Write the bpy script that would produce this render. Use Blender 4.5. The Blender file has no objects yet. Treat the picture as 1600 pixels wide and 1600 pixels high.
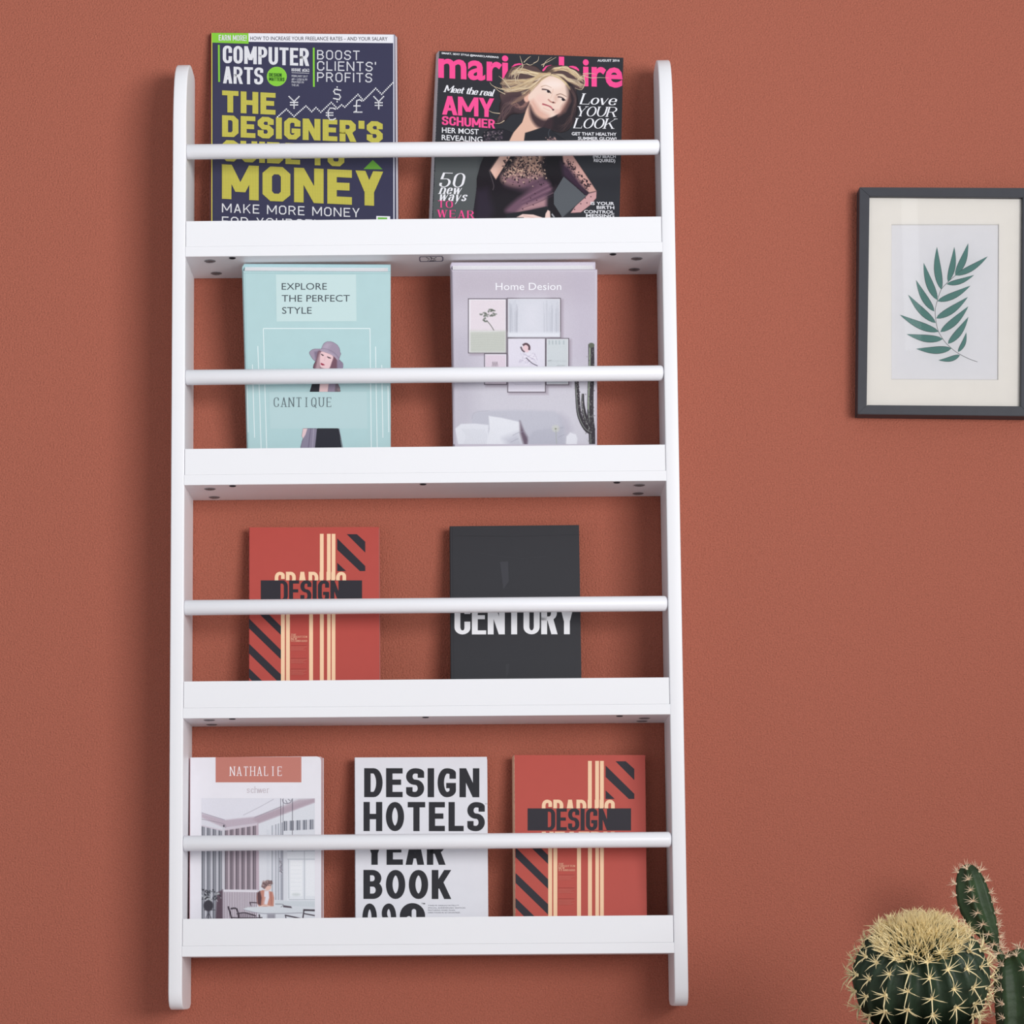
import bpy, bmesh, math, random
import numpy as np
from mathutils import Vector, Matrix
from mathutils.geometry import tessellate_polygon

random.seed(7); rng = np.random.default_rng(7)
sc = bpy.context.scene
COL = sc.collection
PI = math.pi
ZO = 0.30                      # height of the lowest shelf board above the floor

# ------------------------------------------------------------------ camera
CP = Vector((0.0638, -3.2194, -0.0455 + ZO))
FPX, CX, CY = 3879.41, 715.44, 1116.43
ROT = (Matrix.Rotation(0.0077, 3, 'Z') @ Matrix.Rotation(PI / 2 + 0.1110, 3, 'X') @ Matrix.Rotation(-0.0075, 3, 'Z'))
cam = bpy.data.objects.new('camera', bpy.data.cameras.new('camera'))
COL.objects.link(cam); sc.camera = cam
cam.data.sensor_width = 36.0; cam.data.lens = FPX * 36.0 / 1600.0
cam.data.shift_x = (800 - CX) / 1600.0; cam.data.shift_y = (CY - 800) / 1600.0
cam.data.clip_start = 0.05; cam.data.clip_end = 50
cam.matrix_world = Matrix.Translation(CP) @ ROT.to_4x4()

# ------------------------------------------------------------------ light and exposure
sc.view_settings.view_transform = 'Standard'; sc.view_settings.look = 'None'
sc.view_settings.exposure = 0.0; sc.view_settings.gamma = 1.0
sc.view_settings.use_curve_mapping = False
world = bpy.data.worlds.new('room_light'); sc.world = world; world.use_nodes = True
bg = world.node_tree.nodes['Background']
bg.inputs[0].default_value = (0.90, 0.95, 1.0, 1); bg.inputs[1].default_value = 0.495

def area(name, loc, target, sx, sy, power, color=(1, 1, 1), spread=180):
    d = bpy.data.lights.new(name, 'AREA'); d.shape = 'RECTANGLE'; d.size = sx; d.size_y = sy
    d.energy = power; d.color = color; d.spread = math.radians(spread)
    o = bpy.data.objects.new(name, d); COL.objects.link(o)
    o.location = loc
    o.rotation_euler = (Vector(target) - Vector(loc)).to_track_quat('-Z', 'Y').to_euler()
    return o
area('key_softbox', (1.85, -3.4, 0.98), (-0.85, 0, 1.75), 1.6, 1.3, 34.5, (1.0, 0.985, 0.97), 95)
area('side_fill', (-2.6, -2.4, 0.35), (0.2, 0, 0.8), 1.2, 1.2, 7, (0.93, 0.96, 1.0))
area('glass_streak_light', (1.29, -3.6, 2.28), (0.645, 0, 1.2), 0.045, 0.5, 0.10, (0.95, 0.97, 1.0))  # unseen strip lamp, added to mirror a pale streak in the picture glass

# ------------------------------------------------------------------ helpers
def lin(c):
    return tuple((v / 255 / 12.92) if v / 255 <= 0.04045 else ((v / 255 + 0.055) / 1.055) ** 2.4 for v in c)

def mat(name, c, rough=0.5, spec=0.5, bump=None, vary=None, coat=0.0):
    m = bpy.data.materials.new(name); m.use_nodes = True
    nt = m.node_tree; b = nt.nodes['Principled BSDF']
    col = (*lin(c), 1)
    b.inputs['Base Color'].default_value = col
    b.inputs['Roughness'].default_value = rough
    b.inputs['Specular IOR Level'].default_value = spec
    if coat:
        b.inputs['Coat Weight'].default_value = coat; b.inputs['Coat Roughness'].default_value = 0.2
    tc = nt.nodes.new('ShaderNodeTexCoord')
    if vary:
        sc_, amt = vary
        n = nt.nodes.new('ShaderNodeTexNoise'); n.inputs['Scale'].default_value = sc_; n.inputs['Detail'].default_value = 4
        r = nt.nodes.new('ShaderNodeMapRange'); r.inputs['From Min'].default_value = 0.3; r.inputs['From Max'].default_value = 0.7
        r.inputs['To Min'].default_value = 1 - amt; r.inputs['To Max'].default_value = 1 + amt
        v = nt.nodes.new('ShaderNodeVectorMath'); v.operation = 'SCALE'; v.inputs[0].default_value = col[:3]
        nt.links.new(tc.outputs['Object'], n.inputs['Vector']); nt.links.new(n.outputs['Fac'], r.inputs['Value'])
        nt.links.new(r.outputs[0], v.inputs['Scale']); nt.links.new(v.outputs[0], b.inputs['Base Color'])
    if bump:
        prev = None
        for s_, dist in bump:
            n = nt.nodes.new('ShaderNodeTexNoise'); n.inputs['Scale'].default_value = s_; n.inputs['Detail'].default_value = 3
            bp = nt.nodes.new('ShaderNodeBump'); bp.inputs['Distance'].default_value = dist; bp.inputs['Strength'].default_value = 1
            nt.links.new(tc.outputs['Object'], n.inputs['Vector']); nt.links.new(n.outputs['Fac'], bp.inputs['Height'])
            if prev: nt.links.new(prev.outputs[0], bp.inputs['Normal'])
            prev = bp
        nt.links.new(prev.outputs[0], b.inputs['Normal'])
    return m

def ink_mat(name, rough=0.5, spec=0.3, grid=None, coat=0.0):
    m = bpy.data.materials.new(name); m.use_nodes = True
    nt = m.node_tree; b = nt.nodes['Principled BSDF']
    b.inputs['Roughness'].default_value = rough; b.inputs['Specular IOR Level'].default_value = spec
    if coat:
        b.inputs['Coat Weight'].default_value = coat; b.inputs['Coat Roughness'].default_value = 0.25
    a = nt.nodes.new('ShaderNodeAttribute'); a.attribute_name = 'Col'
    src = a.outputs['Color']
    if grid:
        per, amt = grid
        tc = nt.nodes.new('ShaderNodeTexCoord'); sp = nt.nodes.new('ShaderNodeSeparateXYZ')
        nt.links.new(tc.outputs['Object'], sp.inputs[0])
        outs = []
        for ax in ('X', 'Z'):
            k = nt.nodes.new('ShaderNodeMath'); k.operation = 'MULTIPLY'; k.inputs[1].default_value = 1 / per
            f = nt.nodes.new('ShaderNodeMath'); f.operation = 'FRACT'
            g = nt.nodes.new('ShaderNodeMath'); g.operation = 'LESS_THAN'; g.inputs[1].default_value = 0.33
            nt.links.new(sp.outputs[ax], k.inputs[0]); nt.links.new(k.outputs[0], f.inputs[0]); nt.links.new(f.outputs[0], g.inputs[0])
            outs.append(g)
        mx = nt.nodes.new('ShaderNodeMath'); mx.operation = 'MAXIMUM'
        nt.links.new(outs[0].outputs[0], mx.inputs[0]); nt.links.new(outs[1].outputs[0], mx.inputs[1])
        mr = nt.nodes.new('ShaderNodeMapRange'); mr.inputs['To Min'].default_value = 1.0; mr.inputs['To Max'].default_value = 1 - amt
        nt.links.new(mx.outputs[0], mr.inputs['Value'])
        v = nt.nodes.new('ShaderNodeVectorMath'); v.operation = 'SCALE'
        nt.links.new(src, v.inputs[0]); nt.links.new(mr.outputs[0], v.inputs['Scale'])
        src = v.outputs[0]
    nt.links.new(src, b.inputs['Base Color'])
    return m

def obj(name, verts, faces, m, parent=None, smooth=False, origin=(0, 0, 0)):
    me = bpy.data.meshes.new(name)
    o3 = Vector(origin)
    me.from_pydata([tuple(Vector(v) - o3) for v in verts], [], faces)
    me.update()
    if smooth: me.polygons.foreach_set('use_smooth', [True] * len(me.polygons))
    if m: me.materials.append(m)
    o = bpy.data.objects.new(name, me); COL.objects.link(o)
    if parent: o.parent = parent
    return o

def empty(name, loc, label, cat, group=None):
    o = bpy.data.objects.new(name, None); COL.objects.link(o); o.location = loc
    o.empty_display_size = 0.05
    o['label'] = label; o['category'] = cat
    if group: o['group'] = group
    return o

def bm_obj(name, bm, m, parent=None, smooth=False, origin=(0, 0, 0)):
    bmesh.ops.recalc_face_normals(bm, faces=bm.faces)
    bmesh.ops.translate(bm, verts=bm.verts, vec=-Vector(origin))
    me = bpy.data.meshes.new(name); bm.to_mesh(me); bm.free()
    if smooth: me.polygons.foreach_set('use_smooth', [True] * len(me.polygons))
    me.materials.append(m)
    o = bpy.data.objects.new(name, me); COL.objects.link(o)
    if parent: o.parent = parent
    return o

def box_bm(x0, x1, y0, y1, z0, z1, bev=0.0, seg=2):
    bm = bmesh.new()
    v = [bm.verts.new((x, y, z)) for x in (x0, x1) for y in (y0, y1) for z in (z0, z1)]
    for f in ((0, 1, 3, 2), (4, 6, 7, 5), (0, 4, 5, 1), (2, 3, 7, 6), (0, 2, 6, 4), (1, 5, 7, 3)):
        bm.faces.new([v[i] for i in f])
    bmesh.ops.recalc_face_normals(bm, faces=bm.faces)
    if bev: bmesh.ops.bevel(bm, geom=bm.edges[:], offset=bev, segments=seg, affect='EDGES', profile=0.5)
    return bm

def hexa(F, B):
    """slab between quad F (TL,TR,BR,BL) and quad B"""
    vs = list(F) + list(B)
    fs = [(0, 3, 2, 1), (4, 5, 6, 7), (0, 1, 5, 4), (1, 2, 6, 5), (2, 3, 7, 6), (3, 0, 4, 7)]
    return vs, fs

def ray(px, py):
    return (ROT @ Vector(((px - CX) / FPX, -(py - CY) / FPX, -1.0)))
def hit(px, py, p0, n):
    d = ray(px, py); t = (p0 - CP).dot(n) / d.dot(n)
    return CP + d * t
def hity(px, py, y):
    return hit(px, py, Vector((0, y, 0)), Vector((0, 1, 0)))

# ------------------------------------------------------------------ stroke lettering
m_ = 0.62
_arc = [(1, .7), (1, 1, 1), (0, 1, 1), (0, 0, 1), (1, 0, 1), (1, .3)]
G = {
 'A': (1.0, [('d', 0, 0, .5, 1), ('d', 1, 0, .5, 1), ('p', [(.25, .27), (.75, .27)])], [(0, 0), (1, 0)]),
 'B': (1.0, [('c', [(0, 0), (1, 0, 1), (1, .52, 1), (0, .52)]), ('c', [(0, .52), (.92, .52, 1), (.92, 1, 1), (0, 1)])], []),
 'C': (1.0, [('p', _arc)], []),
 'D': (1.0, [('c', [(0, 0), (1, 0, 1), (1, 1, 1), (0, 1)])], []),
 'E': (.9, [('p', [(1, 0), (0, 0), (0, 1), (1, 1)]), ('p', [(0, .52), (.85, .52)]), ('v', 1, 0, .2), ('v', 1, 1, -.2)], []),
 'F': (.88, [('p', [(0, 0), (0, 1), (1, 1)]), ('p', [(0, .5), (.85, .5)]), ('v', 1, 1, -.2)], [(0, 0)]),
 'G': (1.0, [('p', [(1, .78), (1, 1, 1), (0, 1, 1), (0, 0, 1), (1, 0, 1), (1, .38), (.72, .38)])], []),
 'H': (1.05, [('p', [(0, 0), (0, 1)]), ('p', [(1, 0), (1, 1)]), ('p', [(0, .5), (1, .5)])], [(0, 0), (0, 1), (1, 0), (1, 1)]),
 'I': (0, [('p', [(.5, 0), (.5, 1)])], [(.5, 0), (.5, 1)]),
 'K': (1.02, [('p', [(0, 0), (0, 1)]), ('d', .08, .36, 1, 1), ('d', 1, 0, .38, .58)], [(0, 0), (0, 1), (1, 0), (1, 1)]),
 'L': (.85, [('p', [(0, 1), (0, 0), (1, 0)]), ('v', 1, 0, .25)], [(0, 1)]),
 'M': (1.35, [('p', [(0, 0), (0, 1)]), ('p', [(1, 0), (1, 1)]), ('d', 0, 1, .5, .22), ('d', 1, 1, .5, .22)], [(0, 0), (1, 0)]),
 'N': (1.08, [('p', [(0, 0), (0, 1)]), ('p', [(1, 0), (1, 1)]), ('d', 0, 1, 1, 0)], [(0, 0), (1, 1)]),
 'O': (1.02, [('c', [(0, 0, 1), (1, 0, 1), (1, 1, 1), (0, 1, 1)])], []),
 'P': (.98, [('p', [(0, 0), (0, 1), (1, 1, 1), (1, .45, 1), (0, .45)])], [(0, 0)]),
 'Q': (1.02, [('c', [(0, 0, 1), (1, 0, 1), (1, 1, 1), (0, 1, 1)]), ('d', .5, .25, 1.05, -.1)], []),
 'R': (1.02, [('p', [(0, 0), (0, 1), (.95, 1, 1), (.95, .47, 1), (0, .47)]), ('d', 1, 0, .55, .5)], [(0, 0), (1, 0)]),
 'S': (.98, [('p', [(1, .82), (1, 1, 1), (0, 1, 1), (0, .52, 1), (1, .52, 1), (1, 0, 1), (0, 0, 1), (0, .2)])], []),
 'T': (.98, [('p', [(0, 1), (1, 1)]), ('p', [(.5, 0), (.5, 1)]), ('v', 0, 1, -.18), ('v', 1, 1, -.18)], [(.5, 0)]),
 'U': (1.02, [('p', [(0, 1), (0, 0, 1), (1, 0, 1), (1, 1)])], [(0, 1), (1, 1)]),
 'V': (1.0, [('d', 0, 1, .5, 0), ('d', 1, 1, .5, 0)], [(0, 1), (1, 1)]),
 'W': (1.45, [('d', 0, 1, .25, 0), ('d', .5, 1, .25, 0), ('d', .5, 1, .75, 0), ('d', 1, 1, .75, 0)], [(0, 1), (1, 1)]),
 'X': (1.0, [('d', 0, 1, 1, 0), ('d', 1, 1, 0, 0)], []),
 'Y': (1.0, [('d', 0, 1, .5, .4), ('d', 1, 1, .5, .4), ('p', [(.5, 0), (.5, .42)])], [(0, 1), (1, 1), (.5, 0)]),
 '0': (.95, [('c', [(0, 0, 1), (1, 0, 1), (1, 1, 1), (0, 1, 1)])], []),
 '9': (.95, [('p', [(0, .25), (0, 0, 1), (1, 0, 1), (1, 1, 1), (0, 1, 1), (0, .4, 1), (1, .4)])], []),
 '5': (.9, [('p', [(1, 1), (.1, 1), (0, .56), (.0, .56), (1, .6, 1), (1, 0, 1), (0, 0, 1), (0, .25)])], []),
 "'": (0, [('p', [(.5, .8), (.5, 1)])], []),
 '!': (0, [('p', [(.5, .35), (.5, 1)]), ('p', [(.5, 0), (.5, .02)])], []),
 'a': (.72, [('p', [(.05, .48), (.05, m_, 1), (.9, m_, 1), (.9, 0), (1.05, 0)]), ('p', [(.9, .36), (0, .36, 1), (0, 0, 1), (.9, .05)])], []),
 'c': (.65, [('p', [(1, .46), (1, m_, 1), (0, m_, 1), (0, 0, 1), (1, 0, 1), (1, .16)])], []),
 'e': (.7, [('p', [(1, .14), (1, 0, 1), (0, 0, 1), (0, m_, 1), (1, m_, 1), (1, .32), (0, .32)])], []),
 'h': (.78, [('p', [(0, 0), (0, 1)]), ('p', [(0, .45), (.1, m_, 1), (1, m_, 1), (1, 0)])], [(0, 0), (1, 0)]),
 'l': (0, [('p', [(.5, 0), (.5, 1)])], [(.5, 0)]),
 'n': (.78, [('p', [(0, 0), (0, m_)]), ('p', [(0, .45), (.1, m_, 1), (1, m_, 1), (1, 0)])], [(0, 0), (1, 0)]),
 'o': (.74, [('c', [(0, 0, 1), (1, 0, 1), (1, m_, 1), (0, m_, 1)])], []),
 'r': (.55, [('p', [(0, 0), (0, m_)]), ('p', [(0, .42), (.1, m_, 1), (1, m_)])], [(0, 0)]),
 's': (.6, [('p', [(1, .48), (1, m_, 1), (0, m_, 1), (0, .32, 1), (1, .32, 1), (1, 0, 1), (0, 0, 1), (0, .14)])], []),
 't': (.5, [('p', [(.4, .85), (.4, 0, 1), (1, 0)]), ('p', [(0, m_), (1, m_)])], []),
 'v': (.75, [('d', 0, m_, .5, 0), ('d', 1, m_, .5, 0)], []),
 'w': (1.1, [('d', 0, m_, .25, 0), ('d', .5, m_, .25, 0), ('d', .5, m_, .75, 0), ('d', 1, m_, .75, 0)], []),
 'y': (.75, [('d', 0, m_, .5, 0), ('d', 1, m_, .3, -.3)], []),
}
def smooth_path(pts, closed, R, seg):
    out = []; n = len(pts)
    for i, p in enumerate(pts):
        v = np.array(p[:2], float)
        if len(p) > 2 and (closed or 0 < i < n - 1):
            a = np.array(pts[i - 1][:2], float); b = np.array(pts[(i + 1) % n][:2], float)
            la = np.linalg.norm(a - v); lb = np.linalg.norm(b - v)
            rx = R
            ra = min(rx, la * .5); rb = min(rx, lb * .5)
            pa = v + (a - v) / la * ra; pb = v + (b - v) / lb * rb
            if seg == 1: out += [pa, pb]
            else:
                k = .45
                for j in range(seg + 1):
                    t = j / seg
                    c1 = pa + (v - pa) * .56; c2 = pb + (v - pb) * .56
                    out.append((1 - t) ** 3 * pa + 3 * (1 - t) ** 2 * t * c1 + 3 * (1 - t) * t * t * c2 + t ** 3 * pb)
        else: out.append(v)
    return out
def stroke_quads(pts, closed, sx, sy, cap=True):
    P = [np.array(p, float) for p in pts]
    Q = [P[0]]
    for p in P[1:]:
        if np.linalg.norm(p - Q[-1]) > 1e-6: Q.append(p)
    if closed and np.linalg.norm(Q[0] - Q[-1]) < 1e-6: Q.pop()
    n = len(Q)
    if n < 2: return []
    def un(a, b):
        d = b - a; d = d / np.linalg.norm(d); return np.array((-d[1], d[0])), d
    L = []; Rr = []
    for i in range(n):
        if closed or 0 < i < n - 1:
            n1, _ = un(Q[i - 1], Q[i]); n2, _ = un(Q[i], Q[(i + 1) % n])
            m = n1 + n2; l = np.linalg.norm(m)
            if l < .3: m = n1
            else: m = m / l; m = m / max(.5, m.dot(n1))
        else:
            m, d = un(Q[0], Q[1]) if i == 0 else un(Q[-2], Q[-1])
            if cap:
                e = d * (-1 if i == 0 else 1)
                Q[i] = Q[i] + np.array((e[0] * sx * .5, e[1] * sy * .5))
        off = np.array((m[0] * sx * .5, m[1] * sy * .5))
        L.append(Q[i] + off); Rr.append(Q[i] - off)
    return [[L[i], Rr[i], Rr[(i + 1) % n], L[(i + 1) % n]] for i in range(n if closed else n - 1)]

def stroke_text(s, w=.6, sx=.2, sy=.18, R=.25, seg=4, gap=.1, serif=0.0, shear=0.0, space=.35, mono=None):
    polys = []; ids = []; x = 0
    for ch in s:
        if ch == ' ': x += space; continue
        g = G[ch]
        W = max(g[0] * w, sx)
        if mono: x0 = x; x = x0 + (mono - W) / 2
        def T(p): return (x + sx / 2 + p[0] * (W - sx), sy / 2 + p[1] * (1 - sy)) + tuple(p[2:])
        for si, st in enumerate(g[1]):
            n0 = len(polys)
            if st[0] in 'pc':
                pp = smooth_path([T(p) for p in st[1]], st[0] == 'c', R, seg)
                polys += stroke_quads(pp, st[0] == 'c', sx, sy)
            elif st[0] == 'd':
                xa = x + sx / 2 + st[1] * (W - sx); xb = x + sx / 2 + st[3] * (W - sx); ya, yb = st[2], st[4]
                thick = (xb - xa) * (yb - ya) < 0
                hw = (sx if thick or serif == 0 else max(sy, sx * .35)) * .5 * 1.06
                if serif == 0: hw = sx * .53
                polys.append([np.array(q) for q in ((xa - hw, ya), (xa + hw, ya), (xb + hw, yb), (xb - hw, yb))])
            elif st[0] == 'v' and serif:
                cx = x + sx / 2 + st[1] * (W - sx) + sx * .4; cy = 0 if st[2] == 0 else 1
                polys.append([np.array(q) for q in ((cx - sy, cy), (cx, cy), (cx, cy + st[3]), (cx - sy * .4, cy + st[3]))])
            ids += [si] * (len(polys) - n0)
        if serif:
            for si, (a, b) in enumerate(g[2]):
                ids.append(len(g[1]))
                cx = x + sx / 2 + a * (W - sx); y0 = 0 if b == 0 else 1 - sy
                polys.append([np.array(q) for q in ((cx - serif, y0), (cx + serif, y0), (cx + serif, y0 + sy), (cx - serif, y0 + sy))])
        if mono: x = x0 + mono
        else: x += W + gap
    if shear:
        polys = [[np.array((q[0] + q[1] * shear, q[1])) for q in p] for p in polys]
    tot = x - (0 if mono else gap)
    return polys, tot, ids

_tc = {}
def font_text(s, offset=0.0):
    key = (s, offset)
    if key in _tc: return _tc[key]
    cu = bpy.data.curves.new('t', 'FONT'); cu.body = s; cu.offset = offset; cu.resolution_u = 3
    ob = bpy.data.objects.new('t', cu)
    me = ob.to_mesh()
    V = [(v.co.x, v.co.y) for v in me.vertices]
    polys = [[np.array(V[i]) for i in f.vertices] for f in me.polygons]
    ob.to_mesh_clear(); bpy.data.objects.remove(ob); bpy.data.curves.remove(cu)
    xs = [v[0] for v in V] or [0, 1]
    x0, x1 = min(xs), max(xs)
    cap = 0.729
    polys = [[np.array(((q[0] - x0) / cap, q[1] / cap)) for q in p] for p in polys]
    _tc[key] = (polys, (x1 - x0) / cap)
    return _tc[key]

# ------------------------------------------------------------------ printed art on planes
class Plane:
    def __init__(s, p0, n, origin): s.p0, s.n, s.o = Vector(p0), Vector(n).normalized(), Vector(origin)
    def at(s, px, py, h=0.0): return hit(px, py, s.p0 + s.n * h, s.n) - s.o
EPS = 7e-6
class Ink:
    def __init__(s, plane, h0=1.0e-4, xf=None): s.pl = plane; s.v = []; s.f = []; s.c = []; s.h = h0; s.xf = xf or (lambda x, y: (x, y))
    def polys(s, P, c):
        s.h += EPS; cl = (*lin(c), 1)
        for p in P:
            b = len(s.v)
            for q in p:
                x, y = s.xf(q[0], q[1]); s.v.append(tuple(s.pl.at(x, y, s.h)))
            s.f.append(tuple(range(b, b + len(p)))); s.c += [cl] * len(p)
    def poly(s, pts, c):
        tri = tessellate_polygon([[Vector((p[0], p[1], 0)) for p in pts]])
        s.polys([[pts[i] for i in t] for t in tri], c)
    def rect(s, x0, y0, x1, y1, c): s.polys([[(x0, y0), (x0, y1), (x1, y1), (x1, y0)]], c)
    def line(s, pts, w, c, w1=None):
        pts = [np.array(p, float) for p in pts]; n = len(pts); L = []
        for i in range(n):
            d = pts[min(i + 1, n - 1)] - pts[max(i - 1, 0)]; d = d / (np.linalg.norm(d) + 1e-9)
            ww = (w + ((w if w1 is None else w1) - w) * i / (n - 1)) / 2
            L.append((pts[i] + np.array((-d[1], d[0])) * ww, pts[i] - np.array((-d[1], d[0])) * ww))
        s.polys([[L[i][0], L[i][1], L[i + 1][1], L[i + 1][0]] for i in range(n - 1)], c)
    def ell(s, x, y, rx, ry, c, n=28):
        s.poly([(x + rx * math.cos(2 * PI * i / n), y + ry * math.sin(2 * PI * i / n)) for i in range(n)], c)
    def text(s, T, x, y, w, h, c, slope=0.0, shx=0.0, yclip=None):
        """T = (polys, width); baseline starts at (x, y), fitted to width w and cap height h (pixels of the plan)"""
        P, W = T[:2]; k = w / W; ids = T[2] if len(T) > 2 else None
        out = []; oid = []
        for pi_, p in enumerate(P):
            q = [(x + a[0] * k + a[1] * shx, y - a[1] * h + a[0] * k * slope) for a in p]
            if yclip:
                q = clip_half(q, yclip)
                if len(q) < 3: continue
            out.append(q); oid.append(ids[pi_] if ids else 0)
        h0 = s.h
        for gid in sorted(set(oid)):
            s.polys([o for o, g in zip(out, oid) if g == gid], c)
            s.h += 2e-6 - EPS + 3e-6
    def build(s, name, m, parent):
        me = bpy.data.meshes.new(name); me.from_pydata(s.v, [], s.f); me.update()
        a = me.color_attributes.new('Col', 'FLOAT_COLOR', 'CORNER')
        a.data.foreach_set('color', np.array(s.c, 'f').ravel())
        me.materials.append(m)
        o = bpy.data.objects.new(name, me); COL.objects.link(o); o.parent = parent
        return o
def clip_half(q, yc):
    """keep the part of polygon q above pixel row yc"""
    out = []
    for i in range(len(q)):
        a, b = q[i], q[(i + 1) % len(q)]
        if a[1] <= yc: out.append(a)
        if (a[1] <= yc) != (b[1] <= yc):
            t = (yc - a[1]) / (b[1] - a[1]); out.append((a[0] + (b[0] - a[0]) * t, yc))
    return out

def cat_rom(pts, k=6, closed=True):
    P = [np.array(p, float) for p in pts]; n = len(P); out = []
    rg = range(n) if closed else range(n - 1)
    for i in rg:
        if closed: a, b, c, d = P[i - 1], P[i], P[(i + 1) % n], P[(i + 2) % n]
        else: a, b, c, d = P[max(i - 1, 0)], P[i], P[i + 1], P[min(i + 2, n - 1)]
        for j in range(k):
            t = j / k
            out.append(.5 * ((2 * b) + (-a + c) * t + (2 * a - 5 * b + 4 * c - d) * t * t + (-a + 3 * b - 3 * c + d) * t ** 3))
    if not closed: out.append(P[-1])
    return out

class Canvas:
    """a printed halftone picture: colour samples on a fine flat mesh"""
    def __init__(s, x0, y0, x1, y1, res=1.4, base=None):
        s.nx = int((x1 - x0) * res) + 1; s.ny = int((y1 - y0) * res) + 1
        s.X, s.Y = np.meshgrid(np.linspace(x0, x1, s.nx), np.linspace(y0, y1, s.ny))
        s.rgb = np.zeros((s.ny, s.nx, 3)); s.a = np.zeros((s.ny, s.nx))
        if base is not None: s.rgb[:] = base; s.a[:] = 1
        s.t = (0, 0, 1.0)
    def tr(s, ox, oy, k): s.t = (ox, oy, k); return s
    def _p(s, pts): return np.array([(s.t[0] + p[0] / s.t[2], s.t[1] + p[1] / s.t[2]) for p in pts], float)
    def _blend(s, m, c, al, sl, c2=None, g=None):
        m = m * al; c = np.array(c, float)
        if c2 is not None:
            (ax, ay), (bx, by) = s._p(g); d = np.array((bx - ax, by - ay)); L = d.dot(d)
            t = np.clip(((s.X[sl] - ax) * d[0] + (s.Y[sl] - ay) * d[1]) / L, 0, 1)[..., None]
            c = c * (1 - t) + np.array(c2, float) * t
        s.rgb[sl] = s.rgb[sl] * (1 - m[..., None]) + c * m[..., None]
        s.a[sl] = np.maximum(s.a[sl], m)
    def _sl(s, x0, y0, x1, y1):
        xs, ys = s.X[0], s.Y[:, 0]
        i0, i1 = np.searchsorted(xs, x0), np.searchsorted(xs, x1); j0, j1 = np.searchsorted(ys, y0), np.searchsorted(ys, y1)
        return (slice(j0, j1), slice(i0, i1)) if i1 > i0 and j1 > j0 else None
    def poly(s, pts, c, soft=1.0, al=1.0, c2=None, g=None, sm=False):
        if sm: pts = cat_rom(pts, 5)
        P = s._p(pts); sl = s._sl(P[:, 0].min() - soft, P[:, 1].min() - soft, P[:, 0].max() + soft, P[:, 1].max() + soft)
        if sl is None: return
        X, Y = s.X[sl], s.Y[sl]; ins = np.zeros(X.shape, bool); dm = np.full(X.shape, 1e9)
        for i in range(len(P)):
            a, b = P[i], P[(i + 1) % len(P)]; e = b - a; L = e.dot(e) + 1e-12
            t = np.clip(((X - a[0]) * e[0] + (Y - a[1]) * e[1]) / L, 0, 1)
            dm = np.minimum(dm, (X - a[0] - t * e[0]) ** 2 + (Y - a[1] - t * e[1]) ** 2)
            cond = (a[1] > Y) != (b[1] > Y)
            with np.errstate(divide='ignore', invalid='ignore'):
                xi = a[0] + (Y - a[1]) * e[0] / (e[1] if e[1] else 1e-12)
            ins ^= cond & (X < xi)
        d = np.sqrt(dm); d = np.where(ins, -d, d)
        s._blend(np.clip(.5 - d / soft, 0, 1), c, al, sl, c2, g)
    def rect(s, x0, y0, x1, y1, c, **k): s.poly([(x0, y0), (x1, y0), (x1, y1), (x0, y1)], c, **k)
    def ell(s, x, y, rx, ry, c, rot=0, soft=1.0, al=1.0):
        r = math.radians(rot)
        pts = [(x + rx * math.cos(t) * math.cos(r) - ry * math.sin(t) * math.sin(r), y + rx * math.cos(t) * math.sin(r) + ry * math.sin(t) * math.cos(r)) for t in np.linspace(0, 2 * PI, 20, endpoint=False)]
        s.poly(pts, c, soft=soft, al=al)
    def line(s, pts, w, c, al=1.0, w1=None, soft=.8, sm=True):
        if sm and len(pts) > 2: pts = cat_rom(pts, 5, closed=False)
        pts = [np.array(p, float) for p in pts]; n = len(pts); A = []; B = []
        for i in range(n):
            d = pts[min(i + 1, n - 1)] - pts[max(i - 1, 0)]; d = d / (np.linalg.norm(d) + 1e-9)
            ww = (w + ((w if w1 is None else w1) - w) * i / (n - 1)) / 2
            A.append(pts[i] + np.array((-d[1], d[0])) * ww); B.append(pts[i] - np.array((-d[1], d[0])) * ww)
        s.poly(A + B[::-1], c, soft=soft, al=al)
    def build(s, name, plane, h, m, parent, cut=False, noise=0):
        if noise: s.rgb += rng.normal(0, noise, (s.ny, s.nx, 1))
        C = np.clip(s.rgb, 0, 255) / 255; C = np.where(C <= .04045, C / 12.92, ((C + .055) / 1.055) ** 2.4)
        n = np.array(plane.n); p0 = np.array(plane.p0) + n * h; M = np.array(ROT); cp = np.array(CP)
        D = np.stack([(s.X - CX) / FPX, -(s.Y - CY) / FPX, -np.ones_like(s.X)], -1) @ M.T
        V = cp + D * (((p0 - cp) @ n) / (D @ n))[..., None] - np.array(plane.o)
        idx = np.arange(s.nx * s.ny).reshape(s.ny, s.nx)
        F = np.stack([idx[:-1, :-1], idx[1:, :-1], idx[1:, 1:], idx[:-1, 1:]], -1).reshape(-1, 4)
        if cut:
            a = s.a; k = ((a[:-1, :-1] + a[1:, :-1] + a[1:, 1:] + a[:-1, 1:]) / 4 > .5).reshape(-1); F = F[k]
        me = bpy.data.meshes.new(name); me.from_pydata(V.reshape(-1, 3).tolist(), [], F.tolist()); me.update()
        at = me.color_attributes.new('Col', 'FLOAT_COLOR', 'POINT')
        at.data.foreach_set('color', np.concatenate([C.reshape(-1, 3), np.ones((s.nx * s.ny, 1))], 1).astype('f').ravel())
        me.materials.append(m)
        o = bpy.data.objects.new(name, me); COL.objects.link(o); o.parent = parent
        return o

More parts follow.
